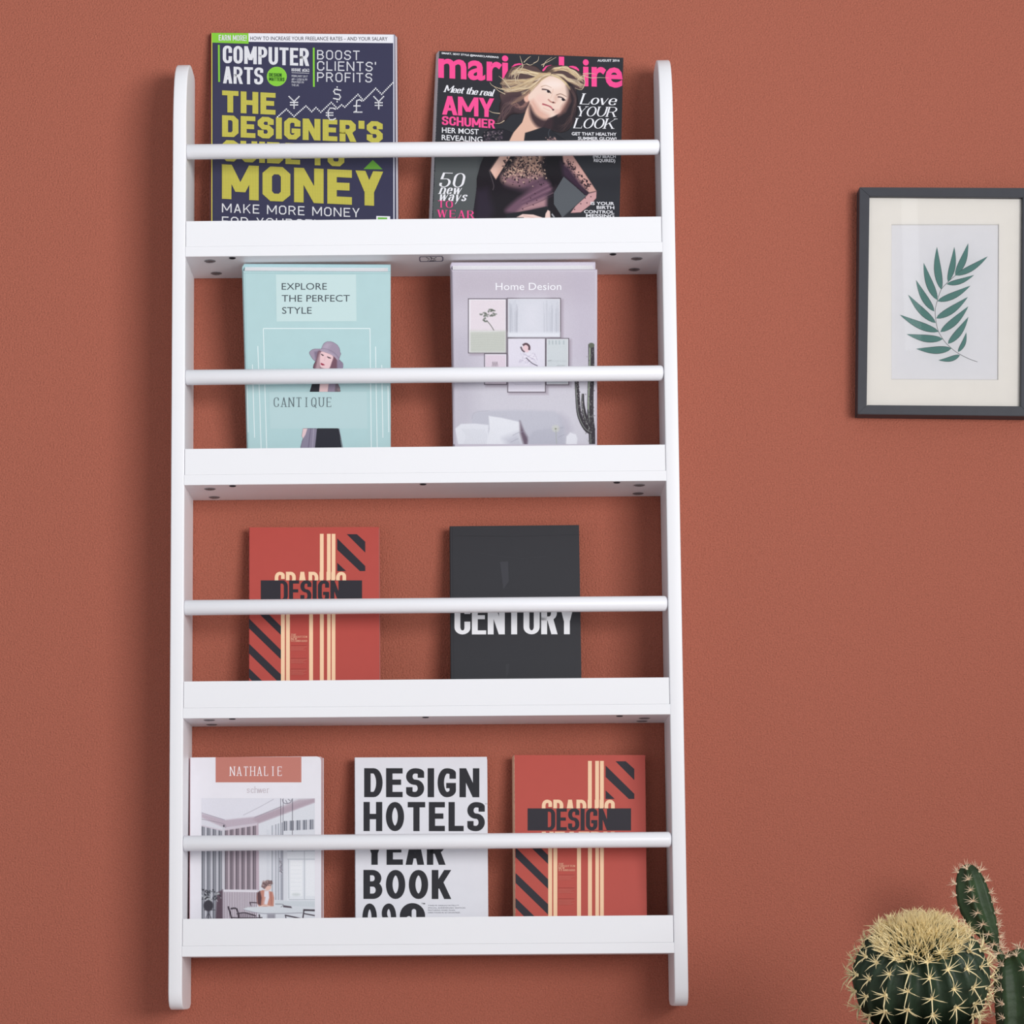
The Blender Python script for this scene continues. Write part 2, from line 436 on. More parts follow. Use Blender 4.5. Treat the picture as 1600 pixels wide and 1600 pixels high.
# ------------------------------------------------------------------ materials
M_wall = mat('terracotta_plaster', (172, 98, 79), 0.75, 0.28, bump=[(22, 0.0008), (430, 0.0024)], vary=(600, 0.17))
M_floor = mat('pale_floor', (222, 221, 220), 0.6, 0.3, vary=(8, 0.05))
M_white = mat('white_lacquer', (236, 236, 240), 0.42, 0.35, vary=(5, 0.008))
M_rail = mat('white_painted_dowel', (239, 239, 244), 0.38, 0.4, vary=(5, 0.008))
M_cam = mat('grey_fitting', (120, 118, 122), 0.4, 0.5, vary=(500, 0.3))
M_dark = mat('dark_recess', (45, 44, 50), 0.7, 0.2, vary=(300, 0.1))
M_page = mat('paper_pages', (244, 243, 246), 0.8, 0.1, vary=(900, 0.06))
M_ink = ink_mat('printed_ink', 0.5, 0.25)
M_inkgloss = ink_mat('glossy_printed_ink', 0.35, 0.3, coat=0.08)
M_inkgrid = ink_mat('printed_ink_grid', 0.45, 0.25, grid=(0.0021, 0.28))

# ------------------------------------------------------------------ the setting
def struct(o): o['kind'] = 'structure'; return o
struct(bm_obj('wall_back', box_bm(-3, 3, 0, 0.12, -0.02, 2.9), M_wall))
struct(bm_obj('floor', box_bm(-3, 3, -5, 0.12, -0.12, -0.0), M_floor))

# ------------------------------------------------------------------ the shelf
W2, TH, DP, TB, LIPH, PITCH = 0.325, 0.0173, 0.100, 0.0133, 0.0339, 0.3001
XI = W2 - TH; ZLEG = ZO - 0.0658; YW = -0.0008
shelf = empty('wall_bookshelf', (0, 0, ZLEG), 'tall white four-tier book display rack with round rails on terracotta wall', 'bookshelf')
SO = Vector((0, 0, ZLEG))
ztop = hity(292, 113.5, -0.02).z
def side_profile():
    pr = [(YW, ZLEG + .006), (-.012, ZLEG + .001), (-.030, ZLEG), (-DP + .022, ZLEG), (-DP + .009, ZLEG + .0035), (-DP + .0025, ZLEG + .011), (-DP, ZLEG + .022)]
    zt = ztop
    curve = [(-.1, zt - .098), (-.0992, zt - .082), (-.0972, zt - .066), (-.0940, zt - .050), (-.0890, zt - .035), (-.0820, zt - .0225), (-.073, zt - .0130), (-.063, zt - .0065), (-.053, zt - .0022), (-.044, zt - .0004), (-.036, zt), (-.012, zt), (-.004, zt - .0025), (YW, zt - .008)]
    return pr + curve
for s in (-1, 1):
    bm = bmesh.new(); pr = side_profile(); a, b = sorted((s * XI, s * W2))
    va = [bm.verts.new((a, y, z)) for y, z in pr]; vb = [bm.verts.new((b, y, z)) for y, z in pr]
    bm.faces.new(va); bm.faces.new(vb[::-1])
    for i in range(len(pr)):
        j = (i + 1) % len(pr); bm.faces.new((va[i], vb[i], vb[j], va[j]))
    rim = [e for e in bm.edges if abs(e.verts[0].co.x - e.verts[1].co.x) < 1e-6]
    bmesh.ops.recalc_face_normals(bm, faces=bm.faces)
    bmesh.ops.bevel(bm, geom=rim, offset=0.0018, segments=3, affect='EDGES', profile=.5)
    o = bm_obj('side_panel', bm, M_white, shelf, origin=SO)
    for p in o.data.polygons: p.use_smooth = abs(p.normal.x) < .98
CAMS = {3: [(328, 408, 1), (338, 427, 1), (363, 403, .6), (958, 396, .6), (995, 404, 1), (991, 421, 1)],
        2: [(328, 764, 1), (335, 777, 1), (363, 758, .6), (661, 756, .6), (964, 753, .6), (999, 758, 1), (997, 771, 1)],
        1: [(327, 1125, 1), (331, 1132, 1), (363, 1123, .6), (665, 1120.5, .6), (968, 1118.5, .6), (1007, 1122, 1), (1003, 1126.5, 1)], 0: []}
RAILZ = {3: (hity(300, 237, -.09).z + hity(1015, 230.3, -.09).z) / 2, 2: (hity(300, 589.3, -.09).z + hity(1015, 583.3, -.09).z) / 2,
         1: (hity(300, 948.6, -.09).z + hity(1015, 944, -.09).z) / 2, 0: (hity(300, 1316.5, -.09).z + hity(1015, 1313.3, -.09).z) / 2}
for k in (3, 2, 1, 0):
    z0 = ZO + k * PITCH
    bd = bm_obj('shelf_board', box_bm(-XI - .0004, XI + .0004, -DP - .0002, YW, z0, z0 + TB, .0003, 1), M_white, shelf, origin=SO)
    bm_obj('front_lip', box_bm(-XI + .0004, XI - .0004, -DP, -DP + .012, z0 + TB + .00005, z0 + TB + LIPH, .0004, 2), M_white, shelf, origin=SO)
    # rail: a round dowel with slightly eased ends
    bm = bmesh.new(); N = 28; r = .0098; rings = []
    for x, rr in ((-XI + .0003, r - .0008), (-XI + .0012, r), (XI - .0035, r), (XI - .0012, r - .0012), (XI - .0003, r - .003)):
        rings.append([bm.verts.new((x, -DP + r + .0004 + rr * math.cos(2 * PI * i / N), RAILZ[k] + rr * math.sin(2 * PI * i / N))) for i in range(N)])
    for a, b in zip(rings, rings[1:]):
        for i in range(N): bm.faces.new((a[i], a[(i + 1) % N], b[(i + 1) % N], b[i]))
    bm.faces.new(rings[0][::-1]); bm.faces.new(rings[-1])
    bm_obj('rail', bm, M_rail, shelf, smooth=True, origin=SO)
    for (px, py, q) in CAMS[k]:
        c = hit(px, py, Vector((0, 0, z0)), Vector((0, 0, 1)))
        c.y = min(max(c.y, -.093), -.008)
        R = .0075 * (q if q < 1 else 1)
        bm = bmesh.new()
        # shallow cup rim with a cross recess, seen edge-on from below
        for (ra, rb, zz) in ((R, R * .82, -.0006), (R * .82, R * .82, -.0003)):
            pass
        n = 20
        out = [bm.verts.new((c.x + R * math.cos(2 * PI * i / n), c.y + R * math.sin(2 * PI * i / n), z0 - .0002)) for i in range(n)]
        mid = [bm.verts.new((c.x + R * .8 * math.cos(2 * PI * i / n), c.y + R * .8 * math.sin(2 * PI * i / n), z0 - .0009)) for i in range(n)]
        inn = [bm.verts.new((c.x + R * .68 * math.cos(2 * PI * i / n), c.y + R * .68 * math.sin(2 * PI * i / n), z0 - .0003)) for i in range(n)]
        for i in range(n):
            j = (i + 1) % n; bm.faces.new((out[i], out[j], mid[j], mid[i])); bm.faces.new((mid[i], mid[j], inn[j], inn[i]))
        bm.faces.new(inn)
        for ax in (0, 1):
            dx, dy = (R * .5, R * .1) if ax == 0 else (R * .1, R * .5)
            vs = [bm.verts.new((c.x + a * dx, c.y + b * dy, z0 - .0011)) for a, b in ((-1, -1), (1, -1), (1, 1), (-1, 1))]; bm.faces.new(vs)
        bm_obj('cam_lock', bm, M_cam if q == 1 else M_dark, bd, origin=SO)
# small oval stamp printed under the top board
zb3 = ZO + 3 * PITCH
st = Ink(Plane((0, 0, zb3), (0, 0, -1), SO))
c0 = (674, 405)
st.line([(657, 401.2), (690, 400.6)], .9, (90, 92, 120)); st.line([(657.5, 408.8), (690.5, 408.2)], .9, (90, 92, 120))
st.line([(657, 401.2), (655.7, 403), (656, 407), (657.5, 408.8)], 1.5, (90, 92, 120)); st.line([(690, 400.6), (692, 402.5), (692, 406.5), (690.5, 408.2)], 1.5, (90, 92, 120))
for a in ([(666, 402), (671, 405), (668, 407.5)], [(672, 401.5), (676, 404)], [(682, 402), (677, 404.5), (681, 407)], [(671, 407.5), (679, 407.2)], [(674, 403), (674, 406)]):
    st.line(a, .9, (50, 52, 70))
st.build('stamp', M_ink, bpy.data.objects['shelf_board'])

# ------------------------------------------------------------------ books
BOARD = {k: ZO + k * PITCH + TB for k in range(4)}
def book(name, label, cat, row, TL, TR, BL, BR, yb, yt, t, cover, hard=False, group=None, spinec=None, flare=(0, 0, 0), backc=None, pagec=None, rough=.5, rnd=0, pinset=None, coat=0.0):
    """front cover corners from the plan, resting on the board of its row at depth yb, upper edge at depth yt.
       flare = how far the loose pages / back cover stand out left, right and above (metres)"""
    zb = BOARD[row]; zf = zb + .0006
    for _ in range(3):
        zt = hity(TL[0], TL[1], yt).z
        d = Vector((0, yt - yb, zt - zf)).normalized(); n = Vector((0, -d.z, d.y))
        zf = zb + .0006 + max(0, n.z) * t
    p0 = Vector((0, yb, zf))
    H = lambda p: hit(p[0], p[1], p0, n)
    tl, tr, bl, br = H(TL), H(TR), H(BL), H(BR)
    bl = tl + (bl - tl) * ((tl.z - zf) / (tl.z - bl.z)); br = tr + (br - tr) * ((tr.z - zf) / (tr.z - br.z))
    base = (bl + br) / 2 - n * (t / 2); base.z = zb
    root = empty(name, base, label, cat, group)
    tc = .0022 if hard else .0006
    ins = .0035 if hard else .0004
    if pinset is not None: ins = pinset
    X = Vector((1, 0, 0)); U = d
    fl, fr, ft = flare
    def q(depth, il=0, ir=0, it=0, ib=0, ex=0):
        k = depth / t
        o = -n * depth
        return [tl + o - X * (fl * k) + X * il + U * (ft * k) - U * it, tr + o + X * (fr * k) - X * ir + U * (ft * k) - U * it,
                br + o + X * (fr * k) - X * ir + U * ib, bl + o - X * (fl * k) + X * il + U * ib]
    mc = mat(name + '_cover', cover, rough, .3, vary=(60, .012), coat=coat)
    ms = mat(name + '_spine', spinec, rough, .3, vary=(60, .03)) if spinec else mc
    mb = mat(name + '_back', backc, rough, .3, vary=(60, .02)) if backc else mc
    mp = mat(name + '_pages', pagec, .8, .1, vary=(700, .08)) if pagec else M_page
    if rnd:
        # cover leaf with rounded outer corners
        F = q(0); B = q(tc); vs = []
        def ringf(Q):
            o = [Q[0]]; e1 = (Q[0] - Q[1]).normalized(); e2 = (Q[2] - Q[1]).normalized()
            for i in range(6):
                a = i / 5 * PI / 2; o.append(Q[1] + e1 * rnd * (1 - math.sin(a)) + e2 * rnd * (1 - math.cos(a)))
            o += [Q[2], Q[3]]; return o
        A_ = ringf(F); B_ = ringf(B); nn = len(A_)
        vs = A_ + B_; fs = [tuple(range(nn))[::-1], tuple(range(nn, 2 * nn))] + [(i, (i + 1) % nn, nn + (i + 1) % nn, nn + i) for i in range(nn)]
        fc = obj('front_cover', vs, fs, mc, root, origin=base)
    else:
        fc = obj('front_cover', *hexa(q(0), q(tc)), mc, root, origin=base)
    obj('page_block', *hexa(q(tc + .0001, .001, ins, ins, ins if hard else 0), q(t - tc - .0001, .001, ins, ins, ins if hard else 0)), mp, root, origin=base)
    obj('back_cover', *hexa(q(t - tc), q(t)), mb, root, origin=base)
    # spine: a slightly rounded strip along the left edge
    N = 6; L0 = q(0); L1 = q(t); vs = []; fs = []
    bulge = .0022 if hard else .0004
    for j, (i_t, i_b) in enumerate(((0, 3),)):
        for a in range(N + 1):
            k = a / N; bu = -X * bulge * math.sin(PI * k)
            vs.append(L0[0].lerp(L1[0], k) + bu); vs.append(L0[3].lerp(L1[3], k) + bu)
    m0 = len(vs)
    for a in range(N + 1):
        k = a / N; bu = X * .0008 - X * bulge * math.sin(PI * k)
        vs.append(L0[0].lerp(L1[0], k) + bu); vs.append(L0[3].lerp(L1[3], k) + bu)
    for a in range(N):
        fs.append((2 * a, 2 * a + 1, 2 * a + 3, 2 * a + 2)); fs.append((m0 + 2 * a, m0 + 2 * a + 2, m0 + 2 * a + 3, m0 + 2 * a + 1))
        fs.append((2 * a, 2 * a + 2, m0 + 2 * a + 2, m0 + 2 * a)); fs.append((2 * a + 1, m0 + 2 * a + 1, m0 + 2 * a + 3, 2 * a + 3))
    fs += [(0, m0, m0 + 1, 1), (2 * N, 2 * N + 1, m0 + 2 * N + 1, m0 + 2 * N)]
    obj('spine', vs, fs, ms, root, smooth=False, origin=base)
    return root, fc, Plane(p0, n, base)

def uv(ox, oy, k): return lambda u, v: (ox + u / k, oy + v / k)

HEAVY = dict(w=.46, sx=.17, sy=.15, R=.22, seg=5, gap=.07, space=.3)
PIXB = dict(w=.78, sx=.27, sy=.22, R=.13, seg=1, gap=.1, space=.35)
PIXT = dict(w=.72, sx=.12, sy=.12, R=.17, seg=1, gap=.22, space=.55)
DIDO = dict(w=.62, sx=.15, sy=.045, R=.32, seg=6, gap=.13, serif=.13, space=.3)
THIN = dict(w=.42, sx=.055, sy=.04, R=.34, seg=6, serif=.10, mono=.62)
WHITE = (238, 238, 244)

# --- magazine 1 : navy design magazine
r1, fc, pl = book('navy_design_magazine', 'navy magazine with big yellow block lettering, left on the top tier', 'magazine', 3,
                  (330, 51.2), (617, 53.8), (330.5, 346), (618.8, 345), -.052, -.0105, .008, (57, 56, 82), spinec=(112, 44, 48), flare=(.0034, .0034, .0), backc=(92, 36, 40), pagec=(206, 204, 214), rough=.4)
YL, GR, NV = (205, 196, 88), (132, 200, 62), (58, 57, 88)
b = Ink(pl); b.polys([[(331, 51.6), (331, 346), (333.5, 346), (333.5, 51.6)]], (48, 46, 78))
b.polys([[(330.3, 51.4), (330.3, 346), (331.8, 346), (331.8, 51.4)]], YL)
b.polys([[(331, 51.4), (331.4, 66.5), (388.4, 68.4), (388.2, 51.8)]], GR)
b.polys([[(388.2, 51.9), (388.4, 65.3), (614.3, 67.3), (614.1, 54)]], (232, 231, 238))
b.polys([[(614.2, 54), (614.5, 345), (616.6, 345), (616.3, 54)]], (196, 196, 210))
b.polys([[(340.5, 70), (341, 128), (343.7, 128), (343.3, 70)]], GR); b.polys([[(488.8, 74.5), (489, 135.6), (491.9, 135.8), (491.6, 74.6)]], GR)
b.ell(432.5, 119.5, 15.6, 15.2, (150, 205, 80)); b.ell(432.5, 119.5, 14.9, 14.5, GR)
b.polys([[(568, 264.2), (597.6, 264.6), (590, 257), (582.5, 249.8)]], (105, 165, 62))
b.polys([[(588, 337.5), (588, 346.5), (609.6, 346.5), (609.6, 338)]], WHITE); b.polys([[(590.2, 339.5), (590.2, 344.6), (605, 344.8), (605, 339.8)]], (110, 180, 70))
b.build('cover_shapes', M_ink, fc)
b = Ink(pl, 3e-4)
b.text(stroke_text('EARN MORE!', **{**HEAVY, 'sx': .14, 'sy': .13}), 341.8, 63.3, 43.5, 8.8, WHITE, .012)
b.text(font_text('HOW TO INCREASE YOUR FREELANCE RATES – AND YOUR SALARY', .004), 391, 62.6, 214.5, 6, (88, 86, 96), .004)
b.text(stroke_text('COMPUTER', **HEAVY), 348, 98.6, 135, 27.6, WHITE, .034)
b.text(stroke_text('ARTS', **{**HEAVY, 'w': .5}), 348.7, 130.2, 62.5, 26.6, WHITE, .034)
for s_, y_, w_ in (('DESIGN', 119.6, 19.5), ('MATTERS', 126.2, 24)): b.text(stroke_text(s_, **HEAVY), 420.5, y_, w_, 5.6, (42, 88, 34), .03)
b.text(stroke_text('ISSUE', **HEAVY), 455.5, 111.3, 14.5, 4.6, WHITE, .03); b.text(font_text('#262', .02), 472, 111.8, 11.5, 4.8, WHITE, .03)
b.line([(455.5, 113.5), (483.3, 114.6)], .6, WHITE)
for s_, y_, w_ in (('FEBRUARY 2017', 120.2, 25.2), ('#9 • US$16.99', 125.2, 24.5), ('PRINTED IN', 129.6, 19), ('THE UK', 134.4, 11.5)):
    b.text(font_text(s_, .016), 455.6, y_, w_, 3.3, (205, 205, 216), .03)
for s_, y_, w_ in (('BOOST', 92.9, 66.5), ("CLIENTS'", 110.2, 92), ('PROFITS', 127.6, 86)):
    b.text(stroke_text(s_, **PIXT), 495.5, y_, w_, 14.8, (226, 226, 234), .016)
b.text(stroke_text('THE', **PIXB), 347, 175.2, 83.5, 34, YL, .05)
b.text(stroke_text("DESIGNER'S", **{**PIXB, 'w': .74}), 347, 213.5, 251, 33.5, YL, .04)
b.text(stroke_text('GUIDE TO', **PIXB), 347, 251.6, 191, 33, YL, .045)
b.text(stroke_text('MONEY', **{**PIXB, 'w': .72, 'sx': .25}), 346.8, 310.6, 251.5, 54, YL, .046)
b.text(stroke_text('MAKE MORE MONEY', **PIXT), 346.8, 331.8, 215, 14, WHITE, .036)
b.text(stroke_text('FOR YOURSELF', **PIXT), 346.8, 352.2, 168, 14, WHITE, .034)
Z1 = [(735, 610), (790, 562), (838, 608), (912, 542), (948, 578), (975, 552), (1005, 582), (1070, 520), (1108, 558), (1135, 535), (1155, 550), (1237, 470), (1272, 508), (1348, 432), (1385, 470), (1455, 398)]
f1 = uv(250, 30, 4)
def dots(pts, step, sz, c):
    P = []
    for a, c2 in zip(pts, pts[1:]):
        L = math.dist(a, c2); n = max(1, round(L / step))
        for i in range(n + (c2 == pts[-1])):
            x = a[0] + (c2[0] - a[0]) * i / n; y = a[1] + (c2[1] - a[1]) * i / n
            P.append([f1(x - sz, y - sz), f1(x - sz, y + sz), f1(x + sz, y + sz), f1(x + sz, y - sz)])
    b.polys(P, c)
dots(Z1, 12.5, 4.2, WHITE)
def sym(cx, cy, w, h, strokes):
    for s_ in strokes: dots([(cx + (x - .5) * w, cy + (y - .5) * h) for x, y in s_], 9.5, 3.9, WHITE)
YEN = [[(0, 0), (.5, .42), (1, 0)], [(.5, .42), (.5, 1)], [(.15, .5), (.85, .5)], [(.15, .72), (.85, .72)]]
sym(838, 520, 62, 72, YEN); sym(1367, 522, 60, 76, YEN)
sym(1107, 470, 42, 64, [[(1, .1), (.2, 0), (0, .2), (.2, .45), (.8, .5), (1, .75), (.8, 1), (0, .9)]]); sym(1107, 470, 42, 92, [[(.5, 0), (.5, .15)], [(.5, .85), (.5, 1)]])
sym(1068, 592, 56, 72, [[(1, .08), (.75, 0), (.4, 0), (.2, .25), (.2, .75), (.4, 1), (.75, 1), (1, .9)], [(0, .4), (.7, .4)], [(0, .62), (.7, .62)]])
sym(1237, 542, 48, 78, [[(1, .1), (.7, 0), (.35, .08), (.3, .4), (.3, .9), (0, 1), (1, 1)], [(0, .5), (.75, .5)]])
b.build('cover_lettering', M_inkgrid, fc)

# --- magazine 2 : fashion magazine
r2, fc, pl = book('fashion_magazine', 'dark fashion magazine with pink title and windswept blonde woman, right on the top tier', 'magazine', 3,
                  (686, 79.5), (974, 90.3), (674.5, 346), (967.8, 344.5), -.056, -.0115, .009, (46, 46, 52), spinec=(206, 206, 214), flare=(.0042, .0, .0), pagec=(214, 212, 220), rough=.35, coat=.06)
FX, FP = (46, 47, 52), (247, 78, 148)
bk = Canvas(676, 240, 972, 346, 1.0, base=(46, 47, 53))
bk.poly([(660, 225), (760, 225), (750, 350), (660, 350)], (84, 88, 90), soft=26)
bk.tr(730, 220, 7.27).poly([(1095, 400), (1360, 620), (1060, 890), (960, 720), (975, 590)], (90, 94, 100), soft=1)
for j in range(bk.ny):       # keep the picture inside the slanted left edge of the cover
    y = bk.Y[j, 0]; xl = 686 + (y - 79.5) * (674.5 - 686) / (346 - 79.5) + 1.2; xr = 974 + (y - 90.3) * (967.8 - 974) / 254.2 - .5
    bk.a[j] = (bk.X[j] > xl) & (bk.X[j] < xr)
bk.build('cover_background', pl, 6e-5, M_inkgloss, fc, cut=True)
b = Ink(pl, 1.4e-4)
P_, W_ = font_text('marie', .026)
b.text((P_, W_), 684.8, 119.8, 141, 43.5, FP, .062)
b.text(font_text('claire', .026), 846, 130.6, 127, 44.5, FP, .038)
b.build('cover_title', M_inkgloss, fc)
# figure
cv = Canvas(700, 84, 950, 222, 1.9); cv.tr(740, 70, 7.27)
cv.poly([(340, 380), (400, 280), (470, 240), (560, 225), (700, 240), (790, 300), (850, 240), (990, 232), (1120, 262), (1235, 330), (1262, 440), (1240, 510), (1170, 520), (1175, 700), (1130, 900), (1010, 985), (880, 960), (640, 760), (560, 780), (470, 760), (430, 690), (330, 660), (290, 560), (350, 520), (300, 440)], (86, 66, 66), soft=4, sm=True)
cv.poly([(1060, 420), (1160, 520), (1190, 700), (1150, 860), (1040, 990), (860, 960), (700, 780), (900, 700)], (42, 34, 40), soft=7, sm=True)
cv.poly([(560, 560), (420, 560), (300, 640), (280, 800), (240, 900), (330, 900), (430, 800), (560, 780), (630, 660)], (70, 52, 58), soft=8, al=.85, sm=True)
rr = random.Random(3)
def strand(c, pts, jit, n, w=6, cols=((214, 190, 150), (180, 150, 120), (232, 214, 182), (140, 112, 96)), al=.75):
    for _ in range(n):
        q = [(x + rr.uniform(-jit, jit) * (.3 + .7 * i / len(pts)), y + rr.uniform(-jit, jit) * (.3 + .7 * i / len(pts))) for i, (x, y) in enumerate(pts)]
        c.line(q, w, rr.choice(cols), al=al, w1=w * .3, soft=.7)
strand(cv, [(800, 340), (680, 330), (560, 300), (480, 300), (440, 350)], 55, 34, 9)
strand(cv, [(760, 370), (640, 400), (520, 420), (400, 430), (330, 400)], 50, 36, 9)
strand(cv, [(720, 420), (620, 480), (500, 510), (380, 520), (300, 470)], 38, 24, 8)
strand(cv, [(850, 320), (930, 280), (1040, 270), (1140, 320), (1230, 400)], 42, 46, 9, cols=((226, 204, 160), (206, 180, 140), (236, 220, 190), (170, 140, 112)))
strand(cv, [(900, 340), (1000, 350), (1080, 400), (1170, 430), (1240, 470)], 34, 30, 8)
strand(cv, [(650, 540), (560, 590), (460, 640), (380, 720), (300, 880)], 60, 26, 7, cols=((120, 94, 92), (96, 74, 78), (150, 122, 112), (70, 52, 60)))
strand(cv, [(630, 600), (590, 680), (540, 720), (490, 700), (450, 650)], 40, 14, 7, cols=((150, 112, 104), (110, 82, 82)))
strand(cv, [(1090, 480), (1150, 600), (1130, 760), (1080, 880), (990, 960)], 50, 22, 7, cols=((66, 50, 54), (52, 40, 46), (90, 70, 68)))
cv.ell(855, 300, 60, 36, (70, 52, 50), soft=5, al=.7)
cv.poly([(640, 640), (590, 760), (550, 880), (440, 1010), (390, 1110), (600, 1110), (600, 1000), (780, 940), (850, 830), (700, 700)], (226, 184, 164), soft=1.5, sm=False)
cv.poly([(640, 680), (700, 790), (800, 850), (900, 830), (880, 960), (760, 950), (690, 900), (640, 800)], (58, 42, 48), soft=6, sm=True, al=.95)
cv.ell(608, 600, 36, 52, (228, 178, 158), rot=15, soft=2)
FACE = [(770, 372), (880, 352), (990, 385), (1060, 450), (1088, 545), (1070, 640), (1020, 730), (950, 790), (860, 828), (775, 800), (700, 735), (645, 660), (618, 600), (650, 530), (690, 450)]
cv.poly(FACE, (238, 210, 196), soft=2, sm=True)
cv.poly([(640, 640), (680, 620), (760, 740), (860, 800), (850, 835), (760, 810), (680, 735)], (214, 160, 144), soft=7, al=.7)
cv.poly([(1000, 700), (1065, 620), (1088, 560), (1100, 640), (1040, 760), (960, 810)], (170, 122, 112), soft=6, al=.8)
cv.ell(760, 620, 60, 50, (240, 196, 186), soft=9, al=.5); cv.ell(900, 450, 110, 50, (250, 234, 228), soft=9, al=.6)
cv.line([(765, 478), (820, 462), (885, 488)], 10, (176, 138, 118), al=.7, w1=5)
cv.line([(775, 505), (815, 508), (855, 522), (880, 552)], 17, (66, 46, 50), al=.9, w1=9); cv.ell(850, 530, 20, 15, (40, 30, 36), rot=30); cv.ell(826, 524, 8, 5, (230, 225, 225))
cv.line([(940, 572), (990, 558), (1055, 590)], 11, (120, 86, 74), al=.8, w1=6)
cv.line([(955, 592), (1000, 598), (1045, 632)], 17, (66, 46, 50), al=.9, w1=8); cv.ell(1018, 622, 20, 15, (40, 30, 36), rot=30); cv.ell(992, 612, 8, 5, (230, 225, 225))
cv.line([(905, 500), (890, 570), (870, 610)], 12, (226, 188, 172), al=.6); cv.line([(845, 618), (880, 648), (930, 660)], 16, (178, 120, 108), al=.8); cv.ell(905, 655, 12, 9, (96, 58, 58)); cv.ell(935, 610, 22, 40, (212, 168, 152), soft=5, al=.5)
cv.line([(780, 672), (840, 690), (880, 706), (905, 742)], 22, (206, 120, 124), al=.95, w1=9); cv.line([(780, 670), (845, 692), (905, 740)], 6, (120, 50, 62), al=.9)
cv.ell(905, 738, 12, 9, (60, 34, 40)); cv.line([(790, 715), (830, 735), (870, 745)], 8, (226, 178, 164), al=.7); cv.ell(950, 760, 34, 28, (222, 178, 166), soft=4, al=.7)
HB_ = ((222, 200, 158), (196, 168, 130), (168, 138, 112), (232, 216, 186))
strand(cv, [(870, 338), (790, 380), (710, 450), (640, 520), (560, 560)], 26, 26, 9, cols=HB_)
strand(cv, [(880, 340), (960, 370), (1040, 430), (1090, 500)], 18, 16, 9, cols=HB_)
strand(cv, [(870, 330), (760, 350), (640, 420), (520, 470), (380, 500)], 44, 24, 9, cols=HB_)
strand(cv, [(640, 520), (600, 560), (520, 620), (430, 660)], 30, 14, 8, cols=((120, 92, 84), (90, 66, 66), (156, 124, 104)))
cv.poly([(1060, 470), (1100, 520), (1092, 640), (1020, 760), (1080, 620)], (70, 50, 50), soft=8, al=.8)
cv.poly([(585, 1000), (640, 985), (790, 935), (870, 960), (960, 1030), (1090, 1110), (570, 1110)], (38, 38, 45), soft=1.5)
cv.line([(870, 955), (850, 1010), (880, 1091)], 8, (90, 98, 108), al=.6)
cv.poly([(450, 1000), (330, 950), (180, 960), (110, 1000), (60, 1110), (395, 1110)], (36, 34, 42), soft=2)
for _ in range(70):
    cv.ell(rr.uniform(120, 330), rr.uniform(975, 1085), rr.uniform(4, 11), rr.uniform(4, 12), rr.choice([(120, 104, 116), (80, 66, 80), (176, 158, 160)]), al=.6, soft=1)
for _ in range(50):
    cv.ell(rr.uniform(820, 960), rr.uniform(1045, 1095), rr.uniform(4, 9), rr.uniform(3, 8), rr.choice([(214, 176, 166), (120, 90, 96), (40, 34, 42)]), al=.7, soft=1)
cv.build('cover_portrait', pl, 2.2e-4, M_inkgloss, fc, cut=True)
c2 = Canvas(738, 240, 936, 346, 1.9); c2.tr(730, 220, 7.27)
c2.poly([(210, 130), (150, 270), (110, 420), (105, 560), (70, 800), (90, 960), (1050, 960), (1075, 860), (985, 720), (985, 590), (1095, 405), (1350, 618), (1475, 575), (1200, 150)], (32, 27, 34), soft=1)
c2.poly([(100, 560), (230, 540), (300, 800), (220, 960), (80, 960)], (50, 40, 58), soft=12, al=.7)
c2.poly([(400, 130), (520, 130), (325, 440), (262, 335)], (222, 178, 162), soft=1.5); c2.poly([(400, 130), (450, 130), (310, 400), (262, 335)], (238, 200, 186), soft=6, al=.6)
c2.line([(250, 340), (300, 500), (290, 560)], 8, (110, 100, 104), al=.7)
c2.poly([(600, 150), (860, 150), (900, 300), (880, 390), (720, 470), (590, 520), (420, 480), (395, 400), (520, 260)], (170, 136, 122), soft=8, sm=True)
c2.poly([(400, 400), (600, 400), (860, 400), (950, 480), (880, 560), (640, 560), (440, 500)], (120, 88, 108), soft=14, al=.75)
c2.poly([(960, 440), (990, 540), (900, 640), (890, 750), (760, 770), (560, 825), (430, 800), (520, 700), (640, 610), (780, 520)], (112, 82, 100), soft=8, sm=True)
c2.poly([(900, 650), (890, 750), (560, 822), (640, 740)], (176, 136, 142), soft=8)
for k in range(6): c2.line([(980, 470 + k * 30), (800, 560 + k * 28), (620, 660 + k * 22)], 12, (70, 48, 68) if k % 2 else (150, 116, 132), al=.5, w1=4)
c2.poly([(860, 180), (1060, 180), (1090, 400), (980, 560), (900, 420), (830, 300)], (26, 22, 28), soft=8)
for _ in range(420):
    x = rr.uniform(400, 900); y = rr.gauss(320, 85)
    if y > 520 or y < 150 or x < 400 + (260 - y) * .5: continue
    s_ = rr.uniform(4, 12); c2.ell(x, y, s_, s_ * rr.uniform(.5, 1), rr.choice([(34, 26, 34), (34, 26, 34), (52, 36, 46), (214, 182, 160)]), rot=rr.uniform(0, 180), al=.85, soft=.8)
c2.poly([(1080, 150), (1190, 150), (1470, 570), (1385, 590), (1240, 470), (1100, 290)], (206, 160, 152), soft=2)
c2.poly([(1060, 240), (1160, 300), (1290, 480), (1370, 600), (1340, 620), (1095, 400)], (60, 42, 60), soft=8)
for _ in range(90):
    t = rr.random(); x = 1120 + t * 270 + rr.uniform(-45, 40); y = 210 + t * 310 + rr.uniform(-30, 40)
    s_ = rr.uniform(5, 13); c2.ell(x, y, s_, s_ * .7, (40, 28, 38), rot=rr.uniform(0, 180), al=.85)
c2.poly([(1380, 600), (1470, 575), (1468, 650), (1400, 730), (1290, 815), (1170, 822), (1230, 740), (1340, 640)], (204, 158, 160), soft=1.5)
